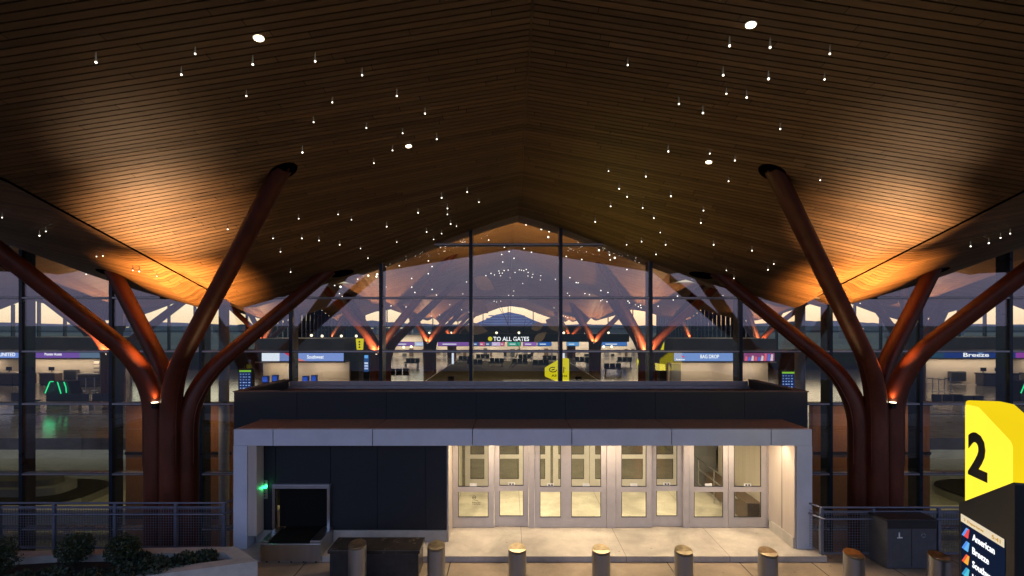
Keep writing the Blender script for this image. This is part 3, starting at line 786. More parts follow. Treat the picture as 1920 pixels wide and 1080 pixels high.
bn = thing('waste_bin', 'dark grey twin waste and recycling bin standing by the right railing', 'bin', (px(1712,9.94)-.02,9.95,-.12))
MB().prism_z([(-.50,0),(.50,0),(.50,.62),(-.62,.62)],.02,.98).build('body', mat('bin_grey', (.085,.09,.10), .45, .3), bn, bevel=.012)
MB().box(-.50,.50,-.012,.02,.84,.985).build('opening_band', BLACK, bn)
MB().prism_z([(-.52,-.02),(.52,-.02),(.52,.64),(-.64,.64)],.985,1.03).build('lid', BLACK, bn, bevel=.01)
MB().box(-.006,.006,-.004,.002,.06,.83).build('door_joint', BLACK, bn)
mb = MB(); mb.box(-.27,-.245,-.006,-.001,.64,.76).box(-.242,-.19,-.006,-.001,.64,.665); mb.box(-.30,-.275,-.006,-.001,.64,.66)
mb.build('litter_mark', WHITE, bn)
mb = MB()
for a in range(16):
    if a in (4,9,15): continue
    t0, t1 = 2*math.pi*a/16, 2*math.pi*(a+1)/16
    mb.add([(.24+r*math.cos(t),-.005,.70+r*math.sin(t)) for t,r in ((t0,.05),(t1,.05),(t1,.03),(t0,.03))],[(0,1,2,3)])
mb.build('recycling_mark', mat('grey_print', (.2,.22,.25), .5), bn)

# ------------------------------------------------------------------ number sign at the right
EX = math.atan2(-.962,-.272)
sg = thing('wayfinding_sign', 'big glowing yellow number 2 sign on a black pylon with an airline screen', 'sign', (6.97,7.70,-.12), rz=EX)
DZ = .12
def rounded(pts, rads, n=6):
    out = []
    for i,(p,r) in enumerate(zip(pts,rads)):
        p = Vector(p); a = (Vector(pts[i-1])-p).normalized(); b = (Vector(pts[(i+1)%len(pts)])-p).normalized()
        if r <= 0: out.append(tuple(p)); continue
        ang = a.angle(b); dd = r/math.tan(ang/2); s0 = p+a*dd; s1 = p+b*dd
        for q in range(n+1):
            t = q/n; out.append(tuple(s0*(1-t)**2+p*2*t*(1-t)+s1*t*t))
    return out
yl = rounded([(0,1.7),(1.14,1.7),(1.14,3.34),(.37,3.72),(0,3.72)],[0,0,.16,.02,.10])
yl = [(x,z+DZ) for x,z in yl]
MB().prism_y(yl,0,.42).build('lightbox', emit('yellow_rim', (1.0,.72,.010), .92, True, .10), sg, bevel=.04)
yf = rounded([(.045,1.7),(1.06,1.7),(1.06,3.27),(.345,3.655),(.045,3.655)],[0,0,.14,.05,.07])
MB().prism_y([(x,z+DZ) for x,z in yf],-.022,-.002).build('face', YEL, sg, bevel=.008)
text('2','numeral',BLACK,.44,.69,(.135,-.024,2.57+DZ),sg,.004,off=.035)
bl = rounded([(-.07,0),(1.16,0),(1.16,2.77),(-.07,2.04)],[0,0,.03,.09]); bl = [(x,z if z == 0 else z+DZ) for x,z in bl]
MB().prism_y(bl,-.045,.50).build('pylon', mat('pylon_black', (.010,.010,.011), .35), sg, bevel=.012)
scr = MB().box(.02,.98,-.056,-.046,.75+DZ,1.905+DZ).build('screen', emit('navy_screen', (.012,.022,.06), .55, False), sg)
MB().box(.02,.98,-.062,-.0565,1.785+DZ,1.905+DZ).build('screen_header', emit('pale_header', (.85,.72,.50), .95, False), scr)
ORG = emit('header_print', (.75,.42,.05), .8, False)
text('2  Departures','header_text',ORG,.46,.05,(.10,-.063,1.815+DZ),scr,.002)
text('5:41','header_text',ORG,.18,.055,(.74,-.063,1.815+DZ),scr,.002)
WTXT = emit('white_letters', (.95,.97,1), 1.25, False)
for i,(s_,c1,c2) in enumerate((('American',(.12,.35,.9),(.9,.08,.08)),('Breeze',(.1,.3,.85),(.15,.5,.95)),('Southwest',(.9,.12,.05),(1,.45,.05)),('United',(.05,.35,.6),(.1,.6,.75)),('Spirit',(.9,.8,.1),(.9,.7,.1)))):
    z = 1.60-.207*i+DZ
    MB().prism_y([(.04,z-.02),(.13,z-.02),(.21,z+.13),(.15,z+.13)],-.062,-.0565).build('tail_icon', emit('tail_'+str(i), c1, 1.0, False), scr)
    MB().prism_y([(.10,z-.02),(.20,z-.02),(.235,z+.13),(.20,z+.13)],-.065,-.0625).build('tail_stripe', emit('tail2_'+str(i), c2, .95, False), scr)
    text(s_,'airline_name',WTXT,.061*len(s_),.105,(.30,-.057,z),scr,.003)
bpy.context.view_layer.update()
lamp('AREA','sign_glow',sg.matrix_world @ Vector((.5,-.35,2.9)),7,(1,.8,.1),.8,sy=.8,target=sg.matrix_world @ Vector((.5,-3,2.7)))

# ------------------------------------------------------------------ hall interior
def checkin(x0, x1, y, z0, z1, segs, label, blk_top=3.9, depth=4., sides=True):
    """bulkhead with a lit screen strip over a cream back wall"""
    t = thing('checkin_wall', label, 'check-in wall', (0,0,0))
    MB().box(x0,x1,y+.0,y+depth,z1+.06,blk_top).build('bulkhead', GREYW, t)
    MB().box(x0,x1,y+1.2,y+1.5,0,z0-.14).build('back_wall', CREAM, t)
    MB().box(x0,x1,y+.02,y+1.19,z0-.14,z0-.05).build('canopy_edge', CREAM, t)
    MB().box(x0,x1,y+.03,y+.2,z0-.045,z1+.055).build('screen_frame', BLACK, t)
    for (a,b,c,s,txts) in segs:
        o = MB().box(a,b,y-.01,y+.028,z0,z1).build('screen', emit('screen', c, s, False), t)
        for (tx, m, u, w, h, zz) in txts:
            text(tx,'lettering',m,w,h,(u,y-.012,zz),o,.004)
    n = max(2,int((x1-x0)/7))
    for i in range(n):
        xc = x0+(i+.5)*(x1-x0)/n
        lamp('AREA','checkin_lamp',(xc,y+.5,z0-.16),15*(x1-x0)/n,(1,.80,.58),(x1-x0)/n*.8,sy=.5,target=(xc,y+.9,0))
    return t
Wt = emit('sign_white', (1,1,1), 1.3, False)
Y = 40.
z0, z1 = pz(671,Y), pz(660,Y)
P = lambda u: px(u,Y)
checkin(P(-220),P(222),Y,z0,z1,[
    (P(-200),P(38),(.20,.32,.80),1.0,[('UNITED',Wt,P(-1),P(29)-P(-1),.30,z0+.13)]),
    (P(38.2),P(149),(.20,.09,.42),1.0,[('Premier Access',Wt,P(84),P(116)-P(84),.22,z0+.20)]),
    (P(149.2),P(218),(.16,.24,.36),.8,[])], 'far left check-in wall under a blue and purple screen strip')
checkin(P(1733),P(2120),Y,z0,z1,[
    (P(1736),P(1770),(.03,.10,.18),.6,[]),
    (P(1770.2),P(1904),(.012,.035,.19),1.0,[('Breeze',Wt,P(1806),P(1854)-P(1806),.34,z0+.08)]),
    (P(1904.2),P(2100),(.30,.05,.35),1.0,[])], 'far right check-in wall under a navy screen strip with white lettering')
MB().prism_y([(P(1833),z1-.05),(P(1838),z1-.16),(P(1843),z1-.05),(P(1841),z1-.03),(P(1838),z1-.10),(P(1835),z1-.03)],Y-.03,Y-.015).build('tick_mark', emit('blue_tick', (.3,.55,1), 1.2, False), [o for o in bpy.data.objects if o.name.startswith('checkin_wall')][-1])
Y = 36.; z0, z1 = pz(677,Y), pz(662,Y)
sw = checkin(P(478),P(645),Y,z0,z1,[
    (P(491),P(524),(.85,.90,1),1.15,[]),
    (P(524.2),P(557),(.22,.30,.62),1.0,[]),
    (P(557.2),P(644),(.25,.36,.78),1.0,[('Southwest',Wt,P(576),P(607)-P(576),.27,z0+.18)])], 'check-in wall left of the aisle under a pale blue screen strip')
MB().prism_y([(P(533),z1),(P(546),z1),(P(552),z0+.25),(P(541),z0+.38)],Y-.016,Y-.011).build('red_swoosh', emit('red_swoosh', (.8,.05,.08), 1, False), sw)
MB().prism_y([(P(549),z0+.32),(P(560),z0+.0),(P(574),z0+.0),(P(560),z0+.2)],Y-.016,Y-.011).build('red_swoosh', emit('red_swoosh2', (.85,.25,.2), 1, False), sw)
bd_ = checkin(P(1262),P(1456),Y,z0,z1,[
    (P(1264),P(1380),(.22,.36,.75),1.0,[('BAG DROP',Wt,P(1313),P(1348)-P(1313),.28,z0+.20),('American',Wt,P(1267),P(1284)-P(1267),.14,z0+.06)]),
    (P(1395),P(1452),(.30,.08,.22),1.0,[])], 'check-in wall right of the aisle under a blue and red screen strip')
MB().prism_y([(P(1276),z0+.44),(P(1282),z0+.36),(P(1285),z0+.26),(P(1279),z0+.30)],Y-.016,Y-.011).build('red_mark', emit('red_mark', (.85,.06,.2), 1, False), bd_)
rr = random.Random(4)
for i in range(9):
    u = 1396+i*6; a = rr.uniform(.1,.4); c = ((.9,.15,.2),(.12,.2,.75),(.9,.7,.75))[i%3]
    MB().prism_y([(P(u),z0+.02),(P(u+5),z0+.02),(P(u+5.5),z0+a+.15),(P(u+2),z0+a+.2)],Y-.016,Y-.011).build('screen_graphic', emit('graphic'+str(i), c, 1, False), bd_)
MB().box(P(1267),P(1287),Y+1.14,Y+1.195,0,1.95).build('service_door', GREYW, bd_)
# grey side blocks next to the aisle
for (a,b,lab) in ((646,702,'grey wall block between the pale blue screens and the aisle, left'),(1228,1261,'grey wall block between the aisle and the blue screens, right')):
    t = thing('wall_block', lab, 'wall', (0,0,0))
    MB().box(px(a,38),px(b,38),38,42,0,3.6).build('wall', GREYW, t)
    MB().box(px(a,38)+.4,px(a,38)+1.1,37.95,37.998,0,2.1).build('door', GREYD, t)
# monitors and counters
def counter(x0, x1, y, label, front, top, group='check-in counters', mons=(), base=0.):
    t = thing('checkin_counter', label, 'counter', (0,0,0), group)
    MB().box(x0,x1,y,y+.7,.08,.92).build('body', front, t, bevel=.02)
    MB().box(x0-.03,x1+.03,y-.06,y+.75,.921,1.03).build('top', top, t)
    MB().box(x0+.04,x1-.04,y+.06,y+.64,0,.079).build('kick', BLACK, t)
    for mx in mons:
        o = MB().box(mx-.23,mx+.23,y+.36,y+.39,1.16,1.46).build('monitor', BLACK, t)
        MB().box(mx-.03,mx+.03,y+.39,y+.42,1.03,1.28).box(mx-.1,mx+.1,y+.33,y+.5,1.031,1.045).build('stand', BLACK, o)
    return t
WOODC = mat('counter_wood', (.10,.065,.04), .5); LITE = mat('pale_counter_top', (.62,.55,.44), .4)
Y = 40.
ords = ['leftmost pale topped check-in counter with a monitor','second pale topped counter from the left picture edge','pale topped counter just left of the glowing green kiosk','counter hidden partly by the glowing green kiosk']
for i,u in enumerate((-30,15,46,95)):
    counter(P(u-15),P(u+14),Y-.3,ords[i],WOODC,LITE,mons=[P(u)])
for i,(a,b) in enumerate(((-110,-80),(-150,-120))): counter(P(a),P(b),Y-.3,'pale topped check-in counter outside the left picture edge',WOODC,LITE,mons=[P((a+b)/2)])
counter(P(170),P(205),Y-1.2,'brown service counter right of the glowing green kiosk',WOODC,LITE)
cc = counter(P(1822),P(1888),Y-1.,'dark check-in counter with two monitors under the navy screen strip',GREYD,BLACK,mons=[P(1830),P(1856)])
counter(P(1905),P(1960),Y-1.,'dark check-in counter at the right picture edge',GREYD,BLACK,mons=[P(1914)])
for (u0,u1,v0,v1,yy,lab) in ((125,149,693,712,Y+1.17,'dark bag chute opening in the left check-in wall'),(198,222,694,712,Y+1.17,'dark bag chute opening at the right end of the left check-in wall'),(1777,1806,696,714,Y+1.17,'dark bag chute opening in the right check-in wall')):
    t = thing('bag_chute', lab, 'bag chute', (0,0,0), 'dark bag chutes')
    MB().box(px(u0,yy),px(u1,yy),yy-.3,yy+.02,pz(v1,yy),pz(v0,yy)).build('hood', STEEL if False else GREYD, t, bevel=.02)
    MB().box(px(u0,yy)+.08,px(u1,yy)-.08,yy-.32,yy-.301,pz(v1,yy)+.05,pz(v0,yy)-.1).build('opening', BLACK, t)
t = thing('shelf_unit', 'grey shelf unit against the left check-in wall', 'shelf', (0,0,0))
MB().box(P(160),P(172),Y+.8,Y+1.18,0,1.95).build('carcass', GREYW, t)
for z in (1.0,1.35,1.65): MB().box(P(161),P(171),Y+.76,Y+.799,z,z+.22).build('compartment', CREAM, t)
# self service kiosks
def kiosk(u, y, label, m, group, h=1.35, w=.42):
    t = thing('checkin_kiosk', label, 'kiosk', (px(u,y),y,0), group)
    MB().box(-w*.3,w*.3,-.12,.18,0,h*.62).build('pedestal', BLACK, t, bevel=.02)
    MB().prism_y([(-w/2,h*.62),(w/2,h*.62),(w/2,h),(-w/2,h)],-.1,.16).build('head', m, t, bevel=.03)
    MB().box(-w*.4,w*.4,-.112,-.101,h*.7,h*.95).build('screen', emit('kiosk_blue', (.03,.10,.55), .9, False), t)
    return t
BLUEK = mat('kiosk_blue_shell', (.05,.12,.45), .4)
for i,(u,y,lab) in enumerate(((498,34,'leftmost blue check-in kiosk under the pale blue screens'),(516,34.6,'blue check-in kiosk left of the monitor arm'),(573,34,'blue check-in kiosk right of the monitor arm'),(589,34.6,'rightmost blue check-in kiosk under the pale blue screens'))):
    kiosk(u,y,lab,BLUEK,'blue check-in kiosks')
GRN = emit('green_strip', (.03,.9,.30), 1.3, False)
def green_kiosk(u, y, label):
    t = thing('green_kiosk', label, 'kiosk', (px(u,y),y,0), 'black kiosks with green light strips')
    MB().prism_y([(-.75,.0),(.70,0),(.78,.75),(.55,1.45),(-.5,1.45),(-.80,.75)],-.4,.4).build('body', BLACK, t, bevel=.03)
    for a in ([(-.80,.75),(-.52,1.44)],[(-.5,1.46),(-.3,1.46)],[(-.05,1.44),(.17,.72)],[(.35,1.44),(.47,1.1),(.5,.78)]):
        MB().tube([(x,-.42,z) for x,z in a],.028,6).build('light_strip', GRN, t)
    return t
green_kiosk(121,30,'black kiosk edged with green light strips, left of the left column')
green_kiosk(1925,30,'black kiosk edged with green light strips at the right picture edge')
lamp('POINT','green_glow',(px(121,30),29.0,1.2),6,(.1,1,.4),.3)
# departure boards
for (u0,u1,v0,v1,y,lab) in ((449,471,694,740,26,'departure board with a green header left of the entrance roof'),(1466,1491,697,742,26,'departure board with a green header right of the entrance roof')):
    t = thing('departure_board', lab, 'departure board', (0,0,0), 'departure boards')
    MB().box(px(u0,y)-.06,px(u1,y)+.06,y,y+.25,0,pz(v0,y)+.08).build('cabinet', BLACK, t)
    MB().box(px(u0,y),px(u1,y),y-.012,y-.001,pz(v1,y),pz(v0,y)).build('screen', emit('board_navy', (.012,.03,.12), .9, False), t)
    MB().box(px(u0,y),px(u1,y),y-.02,y-.0125,pz(v0,y)-.1,pz(v0,y)).build('header', emit('board_green', (.25,.55,.05), 1, False), t)
    for j in range(6):
        zz = pz(v0,y)-.24-.15*j; mb = MB()
        for q in range(4):
            xa = px(u0,y)+.04+q*.15; mb.box(xa,xa+.06+.04*((q*j)%2),y-.02,y-.0125,zz,zz+.045)
        mb.build('flight_row', emit('row_white', (.35,.5,.9), .9, False), t)
# benches of dark seats
def bench(x, y, n, label, group='dark seat rows in the hall', rz=0):
    t = thing('seat_row', label, 'seating', (x,y,0), group, rz)
    for i in range(n):
        xx = (i-(n-1)/2)*.62
        MB().box(xx-.28,xx+.28,-.28,.26,.40,.48).build('seat', BLACK, t, bevel=.02)
        MB().prism_z([(xx-.28,.25),(xx+.28,.25),(xx+.28,.33),(xx-.28,.33)],.46,.95).build('backrest', BLACK, t, bevel=.02)
    MB().box(-n*.31,n*.31,-.04,.04,.33,.398).box(-n*.28,-n*.28+.05,-.25,.25,0,.33).box(n*.28-.05,n*.28,-.25,.25,0,.33).build('frame', STEEL, t)
    return t
b_ = bench(px(156,28.2),28.2,2,'pair of dark seats right of the left green kiosk',rz=math.pi)
dup(b_,(px(201,28.2),28.2,0),'pair of dark seats just left of the left column',rz=math.pi)
dup(b_,(px(50,28.5),28.5,0),'pair of dark seats left of the left green kiosk',rz=math.pi)
bench(px(1768,28),28,3,'row of three dark seats left of the yellow number sign',rz=math.pi)
bench(px(1815,27.5),27.5,2,'pair of dark seats just behind the yellow number sign',rz=math.pi)
mid = bench(px(890,56),56,3,'dark seats left of the sculpture under the gates sign')
for u,y,l in ((930,58,'dark seats behind the sculpture, left of its rods'),(975,57,'dark seats behind the sculpture, right of its rods'),(1013,55,'dark seats left of the yellow all gates sign'),(870,62,'dark seats by the left white light column'),(1090,60,'dark seats right of the yellow all gates sign')):
    dup(mid,(px(u,y),y,0),l,rz=rr.uniform(-.6,.6))
# queue posts
for i,(u,y,rz_) in enumerate(((748,44,.2),(772,58,-.3),(1112,58,.4),(1150,50,.1),(1170,60,-.5),(905,66,0),(985,66,.2),(1030,63,-.2))):
    dup(mid,(px(u,y),y,0),['dark seats left of the left light column','dark seats between the left inner columns','dark seats between the right inner columns','dark seats just left of the narrow yellow sign','far dark seats beyond the narrow yellow sign','far dark seats left below the gates sign','far dark seats right below the gates sign','far dark seats behind the yellow all gates sign'][i],rz=rz_)
q0 = None
for i in range(10):
    u,y = (1738+i*11, 36.5-.35*(i%3)) if i < 5 else (145+(i-5)*16, 36.+.4*(i%2))
    lab = ['slim queue post %s the left column, check-in side','slim queue post %s the yellow sign, check-in side'][0 if i >= 5 else 1] % ('behind' if i < 5 else 'left of')
    if q0 is None:
        q0 = thing('queue_post', lab, 'queue post', (px(u,y),y,0), 'queue posts right')
        MB().cyl(0,0,.02,.98,.03,10).build('post', STEEL, q0); MB().cyl(0,0,0,.02,.17,16).build('base', STEEL, q0)
        MB().box(0.032,.50,-.004,.004,.86,.92).build('belt', mat('belt_navy', (.02,.04,.12), .7), q0)
    else: dup(q0,(px(u,y),y,0),lab,'queue posts right' if i < 5 else 'queue posts left')

# hanging and standing yellow signs, screens
Yg = 30.
t = thing('wayfinding_sign', 'yellow arrow shaped all gates sign glowing above the entrance roof', 'sign', (0,0,0), 'yellow signs inside the hall')
X = lambda u: px(u,Yg)
Z = lambda v: pz(v,Yg)
MB().prism_y(rounded([(X(1067),Z(672)),(X(1052),Z(672)),(X(1022),Z(690)),(X(1022),Z(706)),(X(1045),Z(716)),(X(1067),Z(716))],[.1,.05,.06,.08,.05,0]),Yg,Yg+.25).build('lightbox', YELIN, t)
MB().box(X(1050),X(1066),Yg+.02,Yg+.23,0,Z(716)-.002).build('pylon', BLACK, t)
text('All gates','lettering',BLACK,.98,.2,(X(1034),Yg-.001,Z(708)),t,.004)
mb = MB(); mb.tube([(X(1037+7*math.cos(a)),Yg-.01,Z(693+4.5*math.sin(a))) for a in [i*2*math.pi/12 for i in range(11)]],.03,5); mb.tube([(X(1034),Yg-.01,Z(694)),(X(1040),Yg-.01,Z(692))],.035,5)
mb.tube([(X(1057),Yg-.01,Z(699)),(X(1057),Yg-.01,Z(688)),(X(1060),Yg-.01,Z(691))],.03,5); mb.build('pictogram', BLACK, t)
Yg = 32.
t = thing('wayfinding_sign', 'narrow yellow number sign on a post beside the right inner column', 'sign', (0,0,0), 'yellow signs inside the hall')
MB().prism_y(rounded([(X(1219),Z(664)),(X(1203),Z(664)),(X(1197),Z(676)),(X(1199),Z(699)),(X(1219),Z(699))],[0,.06,.06,.04,0]),Yg,Yg+.4).build('lightbox', YELIN, t)
MB().box(X(1213),X(1217),Yg+.1,Yg+.3,0,Z(699)-.002).build('post', YELIN, t)
MB().tube([(X(1202),Yg-.01,Z(680)),(X(1204),Yg-.01,Z(675)),(X(1206),Yg-.01,Z(680)),(X(1203),Yg-.01,Z(695)),(X(1207),Yg-.01,Z(698))],.035,6).build('numeral', BLACK, t)
for (u,side) in ((674,'left'),(1239,'right')):
    Yg = 34.
    t = thing('hanging_sign', f'small yellow hanging blade sign {side} of the central aisle', 'sign', (0,0,0), 'yellow blade signs by the aisle')
    MB().prism_y([(X(u-7),Z(635)),(X(u+7),Z(635)),(X(u+5.5),Z(658)),(X(u-5),Z(658))],Yg,Yg+.15).build('blade', YELIN, t)
    MB().tube([(X(u),Yg+.07,Z(635)),(X(u),Yg+.07,ceil_z(X(u),Yg))],.012,5).build('hanger', BLACK, t)
    mb = MB()
    for v in (641,646,651): mb.box(X(u-1.5),X(u+1.5),Yg-.012,Yg-.002,Z(v+1.5),Z(v-1.5))
    mb.build('lettering', BLACK, t)
    t = thing('screen_totem', f'narrow blue screen totem {side} of the central aisle', 'screen', (0,0,0), 'blue screen totems by the aisle')
    uu = 687 if side == 'left' else 1227
    MB().box(X(uu-5.5),X(uu+5.5),Yg,Yg+.2,0,Z(664)).build('cabinet', BLACK, t)
    MB().box(X(uu-4.5),X(uu+4.5),Yg-.012,Yg-.001,Z(697),Z(665.5)).build('screen', emit('totem_blue', (.03,.09,.28), .9, False), t)
    for v,c in ((670,(.15,.45,.9)),(681,(.7,.8,1)),(686,(.6,.7,1)),(691,(.5,.6,.9))):
        MB().box(X(uu-3.5),X(uu+3.2),Yg-.02,Yg-.0125,Z(v+1.6),Z(v-1.6 if v > 675 else v-4)).build('screen_text', emit('totem_text', c, 1.1, False), t)

# all gates header deep in the hall
Yg = 70.
t = thing('gate_header', 'long black header reading to all gates in white letters', 'sign', (0,0,0))
MB().box(X(795),X(1180),Yg,Yg+.6,Z(641),Z(626)).build('fascia', BLACK, t)
text('TO ALL GATES','lettering',emit('gate_letters', (1,1,1), 1.5, False),X(992)-X(925),.62,(X(925),Yg-.002,Z(639.5)),t,.01)
MB().add([(X(919)+.32*math.cos(a),Yg-.02,Z(635.3)+.32*math.sin(a)) for a in [i*2*math.pi/24 for i in range(24)]]+[(X(919)+.32*math.cos(a),Yg-.005,Z(635.3)+.32*math.sin(a)) for a in [i*2*math.pi/24 for i in range(24)]],[tuple(range(24)),tuple(range(47,23,-1))]+[(i,(i+1)%24,(i+1)%24+24,i+24) for i in range(24)]).build('yellow_dot', YELIN, t)
Yg = 71.
segs = [(740,776,(.25,.12,.42)),(778,800,(.6,.7,.95)),(821,879,(.24,.10,.40)),(887,898,(.05,.10,.30)),(899,909,(.65,.12,.25)),(910,921,(.07,.12,.30)),(922,938,(.75,.55,.85)),(938.2,946,(.65,.15,.25)),(952,976,(.05,.42,.27)),(981,1006,(.34,.14,.50)),(1008,1034,(.03,.14,.50)),(1063,1086,(.12,.36,.72)),(1128,1176,(.07,.20,.55))]
nm = ['purple','pale blue','long purple','navy','crimson','dark navy','pink','red','green','violet','royal blue','sky blue','wide blue']
for (a,b,c),n_ in zip(segs,nm):
    t = thing('advert_screen', f'{n_} advert screen in the strip below the black gates header', 'screen', (0,0,0), 'advert screens below the gates header')
    MB().box(X(a),X(b),Yg,Yg+.2,Z(648.5),Z(641.5)).build('display', emit('advert_'+n_.replace(' ','_'), c, 1.0, False), t)
    MB().box(X(a)-.04,X(b)+.04,Yg+.2,Yg+.3,Z(649.5),Z(640.8)).build('back_case', BLACK, t)
    MB().box(X(a)+(X(b)-X(a))*.15,X(a)+(X(b)-X(a))*.6,Yg-.02,Yg-.002,Z(646.2),Z(644.4)).build('caption', emit('caption_white', (.9,.95,1), 1., False), t)
# concession wall with clutter
Yg = 76.
t = thing('concession_wall', 'pale lit shop front wall below the advert screens', 'shop front', (0,0,0))
MB().box(X(700),X(1210),Yg,Yg+.3,0,3.4).build('wall', CREAM, t)
for i in range(40):
    u = 705+i*12.6; w = rr.uniform(3,8); v = rr.uniform(652,664)
    MB().box(X(u),X(u+w),Yg-.3,Yg-.002,.05 if i%3 else 1.0,Z(v)).build('shop_fitting', (GREYD,WOODC,GREYW,BLACK)[i%4], t)
for i in range(6):
    x = X(760)+i*(X(1160)-X(760))/5; lamp('AREA','shop_lamp',(x,Yg-2,3.2),300,(1,.86,.68),5,sy=2,target=(x,Yg-1.6,0))
# globe lamps
gl = None
for i,(u,v,Y_) in enumerate(((584,629,60),(604,630,60),(640,630,60),(668,630,60),(679,624,66),(763,623,80),(805,624,80),(846,624,80),(931,624,66),(973,624,66),(1057,624,66),(1098,624,66),(1141,624,70),(757,651,62),(771,650,62),(1132,650,62),(1147,650,62))):
    p = at(u,v,Y_)
    lab = 'small warm globe lamp along the ledge above the screens' if i < 13 else ('warm globe lamp hanging before the left shops' if i < 15 else 'warm globe lamp hanging before the right shops')
    if gl is None: gl = tag(MB().ball((0,0,0),.16,10,8).build('globe_lamp', emit('globe_warm', (1,.80,.50), 3.2, False), smooth=True), lab, 'lamp', 'globe lamps on the ledge'); gl.location = p
    else: dup(gl,p,lab,'globe lamps on the ledge' if i < 13 else ('globe lamps left' if i < 15 else 'globe lamps right'))
for (u,lab) in ((849,'glowing white light column left of the gates sign'),(1057,'glowing white light column behind the yellow all gates sign')):
    Yg = 60.
    t = thing('light_column', lab, 'light column', (X(u),Yg,0), 'white light columns')
    MB().cyl(0,0,.12,1.45,.13,14).build('diffuser', SCRW, t); MB().cyl(0,0,0,.118,.16,14).build('base', STEEL, t)
# dark planter cubes by the glass
for u,lab in ((846,'small black cube left of the sculpture floor'),(1084,'small black cube right of the yellow all gates sign')):
    y = 38.; t = thing('planter_cube', lab, 'planter', (px(u,y),y,0), 'small black cubes on the hall floor')
    MB().box(-.24,.24,-.24,.24,0.03,.9).build('body', BLACK, t, bevel=.02); MB().box(-.2,.2,-.2,.2,.0,.029).build('foot', BLACK, t)

# hanging leaf sculpture
lf = thing('leaf_sculpture', 'hanging mobile of pale leaf shaped plates on thin black rods', 'sculpture', (0,32,0))
Yg = 32.
LEAFM = mat('leaf_plate', (.42,.36,.24), .5, .2)
for (u,v,a,l,w) in ((893,617,-10,44,22),(1013,632,40,30,15),(1043,609,-25,44,24),(908,532,-30,44,26),(897,574,-35,46,26),(1008,612,20,26,16)):
    c = Vector((X(u),0,Z(v))); mb = MB(); n = 14; s = Yg/F
    out = []
    for i in range(n+1):
        q = i/n; out.append((l*(q-.5), w*.5*math.sin(math.pi*q**.85)))
    out += [(x,-y) for x,y in out[-2:0:-1]]
    pts = []
    for x,y in out:
        ca, sa = math.cos(R(a)), math.sin(R(a)); pts.append((c.x+s*(x*ca-y*sa), c.z+s*(x*sa+y*ca)))
    mb.prism_y(pts,-.02,.02).build('leaf_plate', LEAFM, lf)
for pts in ([(937,565),(948,600),(960,626)],[(905,607),(935,618),(960,630)],[(960,626),(985,612),(1000,600)],[(958,560),(956,626)],[(960,628),(975,655),(955,690)],[(1012,655),(985,672),(958,690)],[(985,600),(978,640),(965,680)],[(932,547),(937,565)],[(925,560),(950,600),(958,626)]):
    MB().tube([(X(u),0,Z(v)) for u,v in pts],.018,6).build('rod', BLACK, lf)
MB().tube([(X(957),0,Z(560)),(X(957),0,ceil_z(X(957),Yg)-.0)],.012,5).build('cable', BLACK, lf)
t = thing('sculpture_base', 'round low black base under the leaf mobile', 'plinth', (X(956),Yg,0))
MB().cyl(0,0,0,.10,1.3,32).build('disc', mat('olive_mat', (.09,.08,.04), .6), t); MB().cyl(0,0,.101,.8,.35,20,.2).build('hub', BLACK, t)

# ceiling light trays
for u,v,y,lab in ((620,528,25.,'large lit ceiling tray left of the central bay'),(1303,526,25.,'large lit ceiling tray right of the central bay')):
    p = at(u,v,y)
    t = thing('ceiling_light', lab, 'ceiling light', p, 'lit ceiling trays')
    MB().box(-.85,.85,-.9,.9,.0,.02).build('diffuser', emit('tray_glow', (1,.84,.55), .75, True), t)
    MB().box(-.98,-.86,-1,1,-.05,.45).box(.86,.98,-1,1,-.05,.45).box(-.855,.855,.905,1,-.05,.45).box(-.855,.855,-1,-.905,-.02,.45).build('tray_frame', CREAM, t)
    MB().tube([(0,0,.02),(0,0,ceil_z(p.x,p.y)-p.z)],.03,6).build('hanger', BLACK, t)

